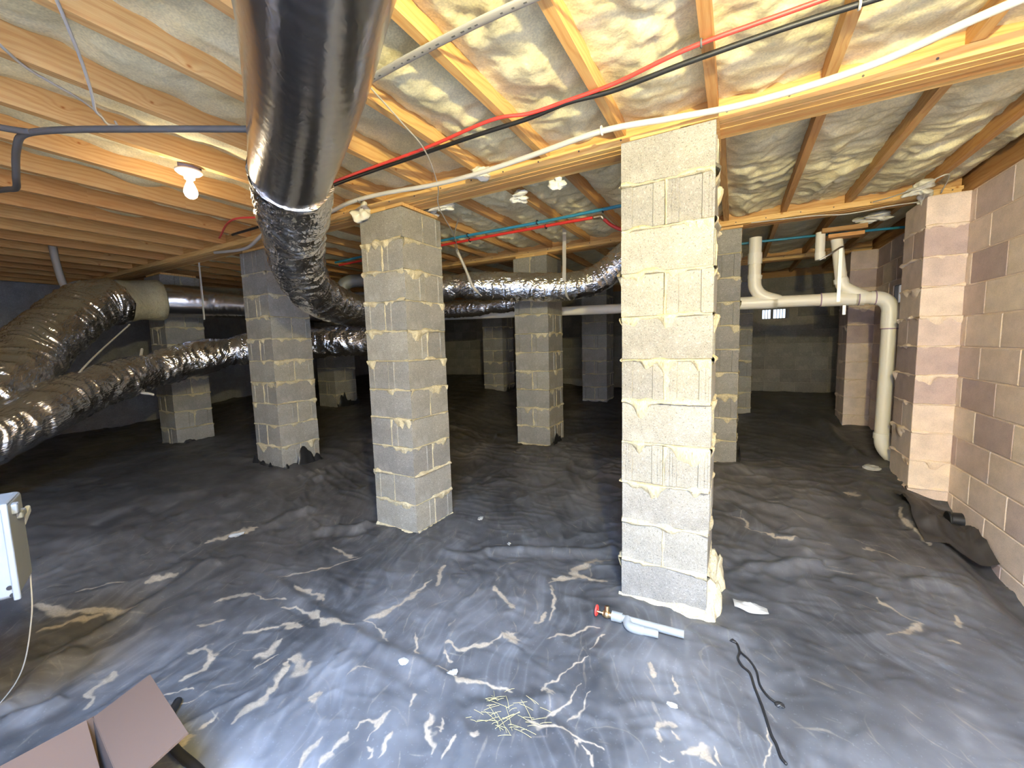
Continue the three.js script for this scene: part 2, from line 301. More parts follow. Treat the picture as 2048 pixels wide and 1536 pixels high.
// ------------------------------------------------------------------ materials
const std = (o) => new THREE.MeshStandardMaterial(o);
const rgb = (r, g, b) => new THREE.Color().setRGB(r, g, b);
const blockMat = (r, g, b) => std({ color: rgb(r, g, b), map: concreteMap, bumpMap: concreteBump, bumpScale: 0.0025, roughness: 0.95 });
const wallMat = (r, g, b) => std({ color: rgb(r, g, b), map: wallMap, bumpMap: concreteBump, bumpScale: 0.002, roughness: 0.95 });
const M = {
  block: [blockMat(0.43, 0.42, 0.40), blockMat(0.385, 0.38, 0.37), blockMat(0.46, 0.45, 0.42), blockMat(0.36, 0.355, 0.35)],
  wallBlock: [wallMat(0.58, 0.46, 0.45), wallMat(0.72, 0.59, 0.56), wallMat(0.88, 0.74, 0.67), wallMat(0.92, 0.79, 0.71), wallMat(0.82, 0.68, 0.62)],
  leftBlock: blockMat(0.45, 0.46, 0.50),
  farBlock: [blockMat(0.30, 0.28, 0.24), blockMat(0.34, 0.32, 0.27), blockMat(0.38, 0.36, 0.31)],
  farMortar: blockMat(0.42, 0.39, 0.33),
  mortar: std({ color: rgb(0.80, 0.72, 0.52), map: concreteMap, bumpMap: concreteBump, bumpScale: 0.004, roughness: 0.95 }),
  wallMortar: std({ color: rgb(0.95, 0.80, 0.70), map: wallMap, bumpMap: concreteBump, bumpScale: 0.003, roughness: 0.95 }),
  wood: [rgb(0.66, 0.55, 0.43), rgb(0.74, 0.63, 0.50), rgb(0.60, 0.46, 0.35), rgb(0.68, 0.51, 0.37)].map((c) => std({ color: c, map: woodMap, roughness: 0.75 })),
  paleWood: std({ color: rgb(0.88, 0.82, 0.66), map: woodMap, roughness: 0.7 }),
  darkWood: std({ color: rgb(0.45, 0.36, 0.28), map: woodMap, roughness: 0.85 }),
  wool: std({ color: rgb(0.98, 0.97, 0.93), map: woolMap, bumpMap: woolBump, bumpScale: 0.004, roughness: 1 }),
  puff: std({ color: rgb(0.74, 0.71, 0.62), bumpMap: woolBump, bumpScale: 0.01, roughness: 1 }),
  deck: std({ color: rgb(0.5, 0.4, 0.28), roughness: 0.9 }),
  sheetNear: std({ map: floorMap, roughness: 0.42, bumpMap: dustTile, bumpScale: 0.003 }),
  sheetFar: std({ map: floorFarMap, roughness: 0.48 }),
  blackPlastic: std({ color: rgb(0.012, 0.013, 0.015), roughness: 0.42, side: THREE.DoubleSide }),
  foil: std({ color: rgb(0.80, 0.80, 0.82), metalness: 1, roughness: 0.22, bumpMap: foilBump, bumpScale: 0.006 }),
  foilSmooth: std({ color: rgb(0.50, 0.50, 0.53), metalness: 1, roughness: 0.24, bumpMap: foilBump, bumpScale: 0.0006 }),
  fibre: std({ color: rgb(0.46, 0.44, 0.40), map: woolMap, bumpMap: woolBump, bumpScale: 0.01, roughness: 1 }),
  tape: std({ color: rgb(0.6, 0.6, 0.62), metalness: 1, roughness: 0.28 }),
  strap: std({ color: rgb(0.50, 0.47, 0.42), roughness: 0.6, metalness: 0.2 }),
  strapBright: std({ color: rgb(0.85, 0.85, 0.82), roughness: 0.45, metalness: 0.4 }),
  pvc: std({ color: rgb(0.82, 0.78, 0.68), roughness: 0.38 }),
  pvcFit: std({ color: rgb(0.84, 0.81, 0.73), roughness: 0.36 }),
  flatGrey: std({ color: rgb(0.36, 0.34, 0.31), roughness: 0.6 }),
  pvcGrey: std({ color: rgb(0.25, 0.27, 0.28), roughness: 0.45 }),
  primer: std({ color: rgb(0.30, 0.20, 0.28), roughness: 0.6 }),
  red: std({ color: rgb(0.62, 0.05, 0.04), roughness: 0.45 }),
  redPipe: std({ color: rgb(0.55, 0.03, 0.02), roughness: 0.4 }),
  bluePipe: std({ color: rgb(0.03, 0.20, 0.32), roughness: 0.4 }),
  black: std({ color: rgb(0.010, 0.010, 0.011), roughness: 0.5 }),
  white: std({ color: rgb(0.52, 0.50, 0.47), roughness: 0.5 }),
  conduit: std({ color: rgb(0.09, 0.082, 0.076), roughness: 0.6 }),
  brass: std({ color: rgb(0.62, 0.46, 0.26), metalness: 1, roughness: 0.35 }),
  copper: std({ color: rgb(0.55, 0.26, 0.15), metalness: 1, roughness: 0.4 }),
  galv: std({ color: rgb(0.23, 0.24, 0.25), metalness: 0.3, roughness: 0.55, bumpMap: dustTile, bumpScale: 0.006 }),
  bakelite: std({ color: rgb(0.25, 0.19, 0.20), roughness: 0.6 }),
  porcelain: std({ color: rgb(0.85, 0.84, 0.80), roughness: 0.3 }),
  bulb: std({ color: rgb(1, 1, 1), emissive: rgb(1, 0.88, 0.66), emissiveIntensity: 9, roughness: 0.3 }),
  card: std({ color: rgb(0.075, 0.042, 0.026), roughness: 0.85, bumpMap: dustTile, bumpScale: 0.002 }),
  cardEdge: std({ color: rgb(0.50, 0.36, 0.22), roughness: 0.95 }),
  straw: std({ color: rgb(0.40, 0.35, 0.16), roughness: 0.8 }),
  foam: std({ color: rgb(0.36, 0.36, 0.35), roughness: 0.9 }),
  soil: std({ color: rgb(0.2, 0.15, 0.1), roughness: 1 }),
  inkless: std({ color: rgb(0.10, 0.10, 0.10), roughness: 0.7 }),
};

// ------------------------------------------------------------------ names, groups, geometry helpers
const used = new Map();
function numbered(n) { const k = used.get(n) || 0; used.set(n, k + 1); return k ? `${n}_${String(k).padStart(3, '0')}` : n; }
function mesh(name, geo, mat, parent) { const m = new THREE.Mesh(geo, mat); m.name = numbered(name); m.castShadow = m.receiveShadow = true; parent.add(m); return m; }
function thing(name, label, category, pos = [0, 0, 0], turn = 0, group) { const o = new THREE.Group(); o.name = numbered(name); o.position.set(...pos); o.rotation.y = turn; o.userData = { label, category }; if (group) o.userData.group = group; scene.add(o); return o; }
function single(name, geo, mat, label, category, group) { const m = mesh(name, geo, mat, scene); m.userData = { label, category }; if (group) m.userData.group = group; return m; }
function structure(name) { const o = new THREE.Group(); o.name = numbered(name); o.userData = { kind: 'structure' }; scene.add(o); return o; }
function uvBox(geo, along = 'x', off = [0, 0]) {                    // uv in metres; u runs along the given axis
  const g = geo.index ? geo.toNonIndexed() : geo; if (!g.attributes.normal) g.computeVertexNormals();
  const p = g.attributes.position, n = g.attributes.normal, uv = new Float32Array(p.count * 2), ax = 'xyz'.indexOf(along);
  for (let i = 0; i < p.count; i++) {
    const P = [p.getX(i), p.getY(i), p.getZ(i)], N = [Math.abs(n.getX(i)), Math.abs(n.getY(i)), Math.abs(n.getZ(i))];
    const d = N.indexOf(Math.max(...N)); let u, v;
    if (d === ax) { u = P[(ax + 1) % 3]; v = P[(ax + 2) % 3]; } else { u = P[ax]; v = P[3 - d - ax]; }
    uv[i * 2] = u + off[0]; uv[i * 2 + 1] = v + off[1];
  }
  g.setAttribute('uv', new THREE.BufferAttribute(uv, 2)); return g;
}
function box(w, h, d, x = 0, y = 0, z = 0, along = 'x', off = [0, 0]) { const g = new THREE.BoxGeometry(w, h, d); g.translate(x, y, z); return uvBox(g, along, off); }
function rbox(w, h, d, r, x = 0, y = 0, z = 0) { const g = new RoundedBoxGeometry(w, h, d, 2, r); g.translate(x, y, z); return uvBox(g); }
const V = (a) => new THREE.Vector3(...a);
function merge(list) { return mergeGeometries(list.map((g) => { const h = g.index ? g.toNonIndexed() : g; for (const k of Object.keys(h.attributes)) if (!['position', 'normal', 'uv'].includes(k)) h.deleteAttribute(k); return h; })); }
function tube(pts, r, seg = 80, rad = 8, tension = 0.5) { const c = new THREE.CatmullRomCurve3(pts.map(V), false, 'catmullrom', tension); const g = new THREE.TubeGeometry(c, seg, r, rad, false); return merge([g, ...caps(c, r)]); }
function caps(c, r) { return [0, 1].map((t) => { const s = new THREE.SphereGeometry(r, 8, 6); s.translate(...c.getPoint(t).toArray()); return s; }); }
function rod(a, b, r, rad = 20, r2 = r) { const A = V(a), B = V(b), d = B.clone().sub(A), g = new THREE.CylinderGeometry(r2, r, d.length(), rad); g.applyQuaternion(new THREE.Quaternion().setFromUnitVectors(new THREE.Vector3(0, 1, 0), d.clone().normalize())); g.translate(...A.add(B).multiplyScalar(0.5).toArray()); return g; }
// sweep with a radius and a displacement that vary along and around: ducts, bundles
function sweep(pts, radius, nAlong, nAround, disp, tension = 0.5) {
  const c = new THREE.CatmullRomCurve3(pts.map(V), false, 'catmullrom', tension), L = c.getLength();
  const pos = [], uv = [], idx = [], T0 = c.getTangentAt(0); let N = new THREE.Vector3(0, 1, 0); N.addScaledVector(T0, -N.dot(T0)).normalize();
  for (let i = 0; i <= nAlong; i++) {
    const t = i / nAlong, P = c.getPointAt(t), T = c.getTangentAt(t); N.addScaledVector(T, -N.dot(T)).normalize(); const B = T.clone().cross(N), r0 = radius(t, t * L);
    for (let j = 0; j <= nAround; j++) {
      const th = (j % nAround) / nAround * Math.PI * 2, r = r0 + (disp ? disp(t * L, th, t) : 0);
      pos.push(P.x + r * (Math.cos(th) * N.x + Math.sin(th) * B.x), P.y + r * (Math.cos(th) * N.y + Math.sin(th) * B.y), P.z + r * (Math.cos(th) * N.z + Math.sin(th) * B.z));
      uv.push(t * L, j / nAround * Math.PI * 2 * r0);
    }
  }
  const w = nAround + 1;
  for (let i = 0; i < nAlong; i++) for (let j = 0; j < nAround; j++) { const a = i * w + j; idx.push(a, a + 1, a + w, a + 1, a + w + 1, a + w); }
  for (const end of [0, nAlong]) { const k = pos.length / 3, P = c.getPointAt(end / nAlong); pos.push(P.x, P.y, P.z); uv.push(0, 0); for (let j = 0; j < nAround; j++) { const a = end * w + j; end ? idx.push(k, a, a + 1) : idx.push(k, a + 1, a); } }
  const g = new THREE.BufferGeometry(); g.setAttribute('position', new THREE.Float32BufferAttribute(pos, 3)); g.setAttribute('uv', new THREE.Float32BufferAttribute(uv, 2)); g.setIndex(idx); g.computeVertexNormals(); return g;
}
function grid(nx, nz, fn, flip = false) {                          // fn(s, t) -> [x, y, z, u, v]
  const pos = new Float32Array((nx + 1) * (nz + 1) * 3), uv = new Float32Array((nx + 1) * (nz + 1) * 2), idx = new Uint32Array(nx * nz * 6); let k = 0;
  for (let j = 0; j <= nz; j++) for (let i = 0; i <= nx; i++) { const p = fn(i / nx, j / nz, i, j), a = j * (nx + 1) + i; pos.set([p[0], p[1], p[2]], a * 3); uv.set([p[3], p[4]], a * 2); }
  for (let j = 0; j < nz; j++) for (let i = 0; i < nx; i++) { const a = j * (nx + 1) + i, b = a + 1, c = a + nx + 1, d = c + 1; idx.set(flip ? [a, b, c, b, d, c] : [a, c, b, b, c, d], k); k += 6; }
  const g = new THREE.BufferGeometry(); g.setAttribute('position', new THREE.BufferAttribute(pos, 3)); g.setAttribute('uv', new THREE.BufferAttribute(uv, 2)); g.setIndex(new THREE.BufferAttribute(idx, 1)); g.computeVertexNormals(); return g;
}
function lump(r, seed, amp = 0.35, sx = 1, sy = 1, sz = 1) { let g = new THREE.IcosahedronGeometry(r, 4); g.deleteAttribute('uv'); g.deleteAttribute('normal'); g = mergeVertices(g); const p = g.attributes.position; for (let i = 0; i < p.count; i++) { const x = p.getX(i) / r, y = p.getY(i) / r, z = p.getZ(i) / r, k = 1 + amp * 2 * (fbm(x * 1.6 + 9 + z, y * 1.6 + 5 + z * 1.3, seed, 3) - 0.5); p.setXYZ(i, x * r * k * sx, y * r * k * sy, z * r * k * sz); } g.computeVertexNormals(); const uv = new Float32Array(p.count * 2); for (let i = 0; i < p.count; i++) { uv[2 * i] = p.getX(i) + p.getZ(i); uv[2 * i + 1] = p.getY(i); } g.setAttribute('uv', new THREE.BufferAttribute(uv, 2)); return g; }

// ------------------------------------------------------------------ floor
const XW = 1.34, XL = -8.4, ZF = -7.62, ZB = 1.0, TOP = 2.55;
{
  const f = structure('floor');
  mesh('soil_bed', box(XW - XL + 0.4, 0.1, ZB - ZF + 0.4, (XW + XL) / 2, -0.28, (ZB + ZF) / 2), M.soil, f);
  const sheet = (name, x0, x1, z0, z1, cell, mat, near) => { const nx = Math.round((x1 - x0) / cell), nz = Math.round((z1 - z0) / cell);
    return mesh(name, grid(nx, nz, (s, t) => { const x = lerp(x0, x1, s), z = lerp(z0, z1, t); return [x, ground(x, z), z, near ? (x - NX0) / (NX1 - NX0) : (x + 8.4) / 9.8, near ? (z - NZ0) / (NZ1 - NZ0) : (z + 7.8) / 9.3]; }), mat, f); };
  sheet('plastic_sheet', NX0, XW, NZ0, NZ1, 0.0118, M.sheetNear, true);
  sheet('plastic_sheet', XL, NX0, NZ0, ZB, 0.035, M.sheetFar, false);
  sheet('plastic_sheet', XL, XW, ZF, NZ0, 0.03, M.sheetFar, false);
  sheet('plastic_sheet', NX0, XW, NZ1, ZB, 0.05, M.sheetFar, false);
}

// ------------------------------------------------------------------ masonry walls
const BL = 0.397, BH = 0.1937, CL = 0.4064, CH = 0.2032, PT = 2.235;
function plateBlock(w) { const s = new THREE.Shape(); s.moveTo(-w / 2, -BH / 2); s.lineTo(w / 2, -BH / 2); s.lineTo(w / 2, BH / 2); s.lineTo(-w / 2, BH / 2); s.closePath(); const g = new THREE.ExtrudeGeometry(s, { depth: 0.03, bevelEnabled: true, bevelThickness: 0.003, bevelSize: 0.003, bevelOffset: -0.003, bevelSegments: 1 }); g.translate(0, 0, -0.033); return uvBox(g); }
const plates = new Map();
function plate(w) { const k = w.toFixed(3); if (!plates.has(k)) plates.set(k, plateBlock(w)); return plates.get(k); }
// lays blocks on a vertical plane: origin o, direction d along the wall, facing n; span [a0, a1] in metres along d
function layWall(root, o, turn, a0, a1, rows, holes, seed, phase = 0, tones = M.wallBlock) {
  const r = rng(seed);
  for (let k = 0; k < rows; k++) {
    const y = PT - CH / 2 - k * CH - 0.0047; let a = a0 - (k % 2 ? CL / 2 : 0) + phase;
    for (; a < a1; a += CL) {
      const lo = Math.max(a, a0), hi = Math.min(a + CL, a1) - 0.0095; if (hi - lo < 0.04) continue;
      const tone = tones[Math.floor(r() * tones.length)];
      if (holes.some((h) => hi > h[0] && lo < h[1] && y + BH / 2 > h[2] && y - BH / 2 < h[3])) continue;
      const b = mesh('block', plate(Math.min(hi - lo, BL)), tone, root), c = (lo + hi) / 2;
      b.position.set(o[0] + Math.cos(turn) * c, y, o[2] - Math.sin(turn) * c); b.rotation.y = turn;
    }
  }
}
function slab(w, h, holes, depth = 0.17) {                          // wall slab in its own plane, x along, y up, facing +z
  const s = new THREE.Shape(); s.moveTo(0, 0); s.lineTo(w, 0); s.lineTo(w, h); s.lineTo(0, h); s.closePath();
  for (const q of holes) { const p = new THREE.Path(); p.moveTo(q[0], q[2]); p.lineTo(q[0], q[3]); p.lineTo(q[1], q[3]); p.lineTo(q[1], q[2]); p.closePath(); s.holes.push(p); }
  const g = new THREE.ExtrudeGeometry(s, { depth, bevelEnabled: false }); g.translate(0, 0, -depth); return uvBox(g);
}
function vent(label, at, turn, w, h, groups, bar = M.conduit) {                      // cast grille set into a block opening; at its centre, facing +z before the turn
  const t = thing('foundation_vent', label, 'vent', at, turn);
  mesh('frame', merge([box(w + 0.03, 0.016, 0.03, 0, h / 2 + 0.006, 0), box(w + 0.03, 0.016, 0.03, 0, -h / 2 - 0.006, 0), box(0.016, h, 0.03, -w / 2 - 0.006, 0, 0), box(0.016, h, 0.03, w / 2 + 0.006, 0, 0)]), M.conduit, t);
  let x = -w / 2; const n = groups.reduce((a, b) => a + b + 1, 0), p = w / n;
  for (const gr of groups) { x += p; for (let i = 0; i < gr; i++) { mesh('grille_bar', box(0.007, h, 0.012, x, 0, 0), bar, t); x += p; } mesh('grille_bar', box(0.03, h, 0.014, Math.min(x - p * 0.5, w / 2 - 0.01), 0, 0), bar, t); }
}
{
  // right wall, running along z, facing -x
  const w = structure('wall_right'), zV = [-5.32, -5.02, 1.60, 1.78];
  const L = ZB - ZF; // local x along: from ZF (0) to ZB
  const hole = [zV[0] - ZF, zV[1] - ZF, zV[2] + 0.4, zV[3] + 0.4];
  const g = slab(L, PT + 0.4, [hole]); const m = mesh('mortar', g, M.wallMortar, w); m.position.set(XW + 0.006, -0.4, ZF); m.rotation.y = -Math.PI / 2;
  layWall(w, [XW, 0, ZF], -Math.PI / 2, 0.05, 6.9, 12, [[zV[0] - ZF, zV[1] - ZF, zV[2], zV[3]]], 5, 0.11);
  mesh('sill_plate', box(0.16, 0.04, L, XW + 0.07, PT + 0.02, (ZF + ZB) / 2, 'z'), M.wood[2], w);
  mesh('rim_joist', box(0.04, TOP - PT - 0.04, L, XW + 0.05, (TOP + PT + 0.04) / 2, (ZF + ZB) / 2, 'z'), M.wood[2], w);
  vent('bright foundation vent in the right block wall, half hidden above the drain pipe elbow', [XW + 0.03, 1.69, -5.17], -Math.PI / 2, 0.29, 0.17, [2], M.porcelain);
  const f = structure('wall_far'), v = [0.37, 0.73, 1.605, 1.755];
  const fw = XW - XL + 0.2;
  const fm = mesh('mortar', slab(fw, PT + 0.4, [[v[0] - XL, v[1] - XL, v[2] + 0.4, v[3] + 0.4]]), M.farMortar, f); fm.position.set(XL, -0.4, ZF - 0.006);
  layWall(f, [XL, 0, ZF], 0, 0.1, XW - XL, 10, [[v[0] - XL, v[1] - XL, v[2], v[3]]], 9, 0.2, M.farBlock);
  mesh('sill_plate', box(fw, 0.04, 0.16, (XL + XW) / 2, PT + 0.02, ZF - 0.08), M.darkWood, f);
  mesh('rim_joist', box(fw, TOP - PT - 0.04, 0.04, (XL + XW) / 2, (TOP + PT + 0.04) / 2, ZF - 0.06), M.darkWood, f);
  vent('small bright foundation vent with vertical bars in the far block wall', [0.55, 1.68, ZF - 0.04], 0, 0.35, 0.145, [3, 4]);
  const l = structure('wall_left'); mesh('block_wall', box(0.2, TOP + 0.5, ZB - ZF + 0.4, XL - 0.1, TOP / 2 - 0.2, (ZB + ZF) / 2), M.leftBlock, l);
  // wall behind the photographer
  const b = structure('wall_back'), bm = mesh('block_wall', slab(fw + 0.2, TOP + 0.5, [], 0.2), M.wallBlock[2], b); bm.position.set(XL, -0.4, ZB + 0.2);
}
// pilasters built against the right wall
function pilaster(label, x0, z0, depth, rows, seed) {
  const t = thing('pilaster', label, 'pilaster'), r = rng(seed), w = XW - x0;
  mesh('mortar', merge([box(w - 0.004, PT + 0.3, depth - 0.012, x0 + w / 2 + 0.004, (PT - 0.3) / 2, z0 - depth / 2), ...joints(w, depth, rows, seed).map((g) => g.translate(x0 + w / 2, 0, z0 - depth / 2))]), M.wallMortar, t);
  for (let k = 0; k < rows; k++) {
    const y = PT - CH / 2 - k * CH, tone = M.wallBlock[Math.floor(r() * 3) + (k > 7 ? 2 : 0)];
    if (k % 3 === 1) { mesh('block', rbox(w, BH, depth / 2 - 0.005, 0.004, x0 + w / 2, y, z0 - depth / 4), tone, t); mesh('block', rbox(w, BH, depth / 2 - 0.005, 0.004, x0 + w / 2, y, z0 - depth * 0.75), M.wallBlock[1], t); }
    else mesh('block', rbox(w, BH, depth, 0.004, x0 + w / 2, y, z0 - depth / 2), tone, t);
  }
}
// squeezed-out mortar along a joint: an irregular bead, in the plane z = 0 facing +z, x along
function bead(len, seed, amp, cell = 0.008) {
  const n = Math.max(6, Math.round(len / cell));
  return grid(n, 5, (s, t) => {
    const x = (s - 0.5) * len, q = x * 14 + seed * 7.7;
    const e = Math.max(0, fbm(q * 0.7, seed, 151, 2) - 0.45), d = Math.max(0, fbm(q * 0.8 + 31, seed, 157, 3) - 0.42);
    const up = 0.0045 + amp * 0.05 * e + 0.003 * (vnoise(q * 3, seed, 159) - 0.5), dn = 0.0055 + amp * (0.05 * d + 0.32 * d * d) + 0.004 * (vnoise(q * 3.3, seed + 5, 161) - 0.5);
    const a = lerp(-1, 1, t), out = -0.004 + (0.007 + amp * 0.045 * Math.max(d, e)) * (1 - a * a) * (0.75 + 0.5 * vnoise(q * 4, t * 4 + seed, 163));
    return [x, a > 0 ? a * up : a * dn, out, x, a * 0.02];
  }, true);
}
function joints(w, d, rows, seed, amp = 0.8, cell = 0.012, vertical = true) {
  const out = [];
  for (let k = 1; k <= rows; k++) {
    const y = PT - k * CH;
    out.push(bead(w, seed + k, amp, cell).translate(0, y, d / 2), bead(d, seed + k + 40, amp, cell).rotateY(Math.PI / 2).translate(w / 2, y, 0), bead(d, seed + k + 80, amp, cell).rotateY(-Math.PI / 2).translate(-w / 2, y, 0), bead(w, seed + k + 120, amp, cell * 2).rotateY(Math.PI).translate(0, y, -d / 2));
  }
  return out;
}
pilaster('block pilaster against the right wall, nearest one, just right of the vertical drain pipe', 1.125, -3.87, 0.4, 11, 71);
pilaster('farther block pilaster on the right wall, dim, left of the vertical drain pipe', 1.11, -5.86, 0.4, 10, 77);
// ------------------------------------------------------------------ piers of concrete block
// end = 0 grooved, 1 plain; block is BL long in x, 0.194 deep in z
function blockGeo(endA, endB) {
  const w = 0.194, s = new THREE.Shape(), h = BL / 2 - 0.003, q = w / 2 - 0.003;
  const prof = [[-q, 0], [-0.088, 0], [-0.0865, 0.004], [-0.085, 0], [-0.075, 0], [-0.0735, 0.004], [-0.072, 0], [-0.05, 0], [-0.047, 0.007], [0.047, 0.007], [0.05, 0], [0.062, 0], [0.0635, 0.004], [0.065, 0], [0.075, 0], [0.0765, 0.004], [0.078, 0], [q, 0]];
  const flat = [[-q, 0], [q, 0]];
  const A = endA ? flat : prof, B = endB ? flat : prof;
  A.forEach((p, i) => (i ? s.lineTo(h - p[1], p[0]) : s.moveTo(h - p[1], p[0])));
  [...B].reverse().forEach((p) => s.lineTo(-h + p[1], p[0]));
  s.closePath();
  const g = new THREE.ExtrudeGeometry(s, { depth: BH - 0.006, bevelEnabled: true, bevelThickness: 0.003, bevelSize: 0.003, bevelSegments: 1 });
  g.translate(0, 0, -(BH - 0.006) / 2); g.rotateX(-Math.PI / 2); return uvBox(g);
}
const BG = [[blockGeo(0, 0), blockGeo(0, 1)], [blockGeo(1, 0), blockGeo(1, 1)]];
const MC = [rgb(0.66, 0.65, 0.62)];
function pier(label, x, z, turn, rows, firstAlongX, seed, { amp = 0.7, cell = 0.02, plainRows = [], shims = true } = {}) {
  const t = thing('block_pier', label, 'pier', [x, 0, z], turn, 'concrete block piers under the girders'), r = rng(seed), W = 0.4;
  const parts = [box(W - 0.030, rows * CH, W - 0.030, 0, PT - rows * CH / 2, 0), ...joints(W - 0.006, W - 0.006, rows, seed, amp, cell)];
  for (let k = 0; k < rows; k++) {
    const alongX = (k % 2 === 0) === firstAlongX, y = PT - CH / 2 - k * CH;
    for (const sgn of [-1, 1]) {
      const plain = plainRows.includes(k), b = mesh('block', BG[plain || r() < 0.16 ? 1 : 0][plain || r() < 0.16 ? 1 : 0], M.block[Math.floor(r() * M.block.length)], t);
      b.position.set(alongX ? 0 : sgn * 0.1016, y, alongX ? sgn * 0.1016 : 0); b.rotation.y = alongX ? 0 : Math.PI / 2;
      b.position.x += (r() - 0.5) * 0.005; b.position.z += (r() - 0.5) * 0.005; b.rotation.y += (r() - 0.5) * 0.012;
    }
    const vb = (s) => bead(BH, s, 0.35, 0.012).rotateZ(Math.PI / 2);
    if (!alongX) { parts.push(vb(seed + k).translate(0, y, W / 2 - 0.004), vb(seed + k + 9).rotateY(Math.PI).translate(0, y, -W / 2 + 0.004)); }
    else { parts.push(vb(seed + k + 3).rotateY(Math.PI / 2).translate(W / 2 - 0.004, y, 0), vb(seed + k + 5).rotateY(-Math.PI / 2).translate(-W / 2 + 0.004, y, 0)); }
  }
  mesh('mortar', merge(parts), M.mortar, t);
  if (shims) {
    mesh('shim_board', box(0.26, 0.02, 0.38, -0.05 + r() * 0.02, PT + 0.01, 0.0, 'x', [seed, 0]), M.paleWood, t);
    mesh('shim_board', box(0.15, 0.02, 0.36, 0.13, PT + 0.01, 0.015, 'x', [seed + 3, 0]), M.wood[1], t);
  }
  return t;
}
const P1 = pier('tall brightly lit block pier in front, yellow at the top, nearest of all piers', -0.285, -2.2, 0.0, 11, true, 101, { amp: 1.0, cell: 0.006, plainRows: [9] });
pier('block pier left of the bright front pier, showing two faces, its foot bluish', -2.125, -2.27, -0.02, 11, true, 131, { amp: 0.9, cell: 0.008 });
pier('dull grey block pier behind the low end of the hanging foil duct', -3.92, -2.42, 0.0, 10, false, 161, { amp: 0.8, cell: 0.01 });
pier('block pier seen between the two front piers, foil duct and drain pipe crossing it', -1.93, -4.17, 0.0, 10, false, 191, { amp: 0.7, cell: 0.012 });
pier('block pier close behind the right edge of the bright front pier', -0.165, -4.2, 0.0, 10, true, 221, { amp: 0.7, cell: 0.012 });
pier('distant block pier, only its right edge showing beside the far wall', 0.0, -6.25, 0.0, 10, false, 251, { cell: 0.03 });
pier('dim far block pier left of the bright front pier, behind the drain pipe', -1.94, -6.45, 0.0, 10, false, 281, { cell: 0.03 });
pier('very dark far block pier just left of the pier crossed by the drain pipe', -3.72, -6.3, 0.0, 9, true, 311, { cell: 0.03 });
pier('shadowed block pier in the gap between the two left front piers', -5.62, -4.36, 0.0, 9, true, 341, { cell: 0.03 });
pier('leftmost block pier, its lower blocks showing under the sagging foil duct', -6.05, -2.45, 0.0, 10, true, 371, { cell: 0.03 });
{ // spread mortar at the foot of the front pier
  const g = grid(60, 10, (s, t) => { // runs round the front and right faces
    const len = s * 0.86, L = 0.43; let x, z, nx, nz; if (len < L) { x = -0.215 + len; z = 0.2; nx = 0; nz = 1; } else { x = 0.2; z = 0.215 - (len - L); nx = 1; nz = 0; }
    const n = fbm(len * 9, 3, 171, 3), k = 0.012 + 0.05 * n * n * sst(0.02, 0.4, len) * 2, hgt = 0.015 + 0.045 * n * sst(0.0, 0.4, len) + 0.14 * sst(0.42, 0.6, len) * n * n * 1.6;
    const out = k * Math.sqrt(t) * (0.8 + 0.5 * vnoise(len * 30, t * 6, 173)), y = hgt * (1 - t * t) * (0.8 + 0.4 * vnoise(len * 26, t * 7, 175)) - 0.03 * t;
    return [x + nx * out - nx * 0.006, y, z + nz * out - nz * 0.006, len, t * 0.1];
  }, true);
  mesh('mortar_footing', g.rotateX(0), M.mortar, P1);
}
// torn sheet turned up against pier feet
function upturn(x, z, len, turn, h, seed) {
  const g = grid(36, 4, (s, t) => { const q = (s - 0.5) * len, n = fbm(q * 9, seed, 181, 3), hh = h * Math.max(0.1, n * 2 - 0.55); return [q, t * hh, 0.012 + 0.025 * (1 - t) + 0.012 * vnoise(q * 20, t * 3, seed), q, t]; }, true);
  const m = mesh('torn_sheet_edge', g, M.blackPlastic, scene.getObjectByName('floor')); m.position.set(x, base(x, z) - 0.01, z); m.rotation.y = turn;
}
upturn(-3.92, -2.21, 0.42, 0, 0.10, 3); upturn(-3.71, -2.42, 0.42, Math.PI / 2, 0.16, 8);
upturn(-1.72, -4.17, 0.42, Math.PI / 2, 0.14, 5); upturn(0.04, -4.15, 0.36, Math.PI / 2, 0.2, 12); upturn(-5.41, -4.36, 0.42, Math.PI / 2, 0.2, 15); upturn(-3.51, -6.3, 0.42, Math.PI / 2, 0.16, 19); upturn(-5.84, -2.45, 0.42, Math.PI / 2, 0.06, 22);

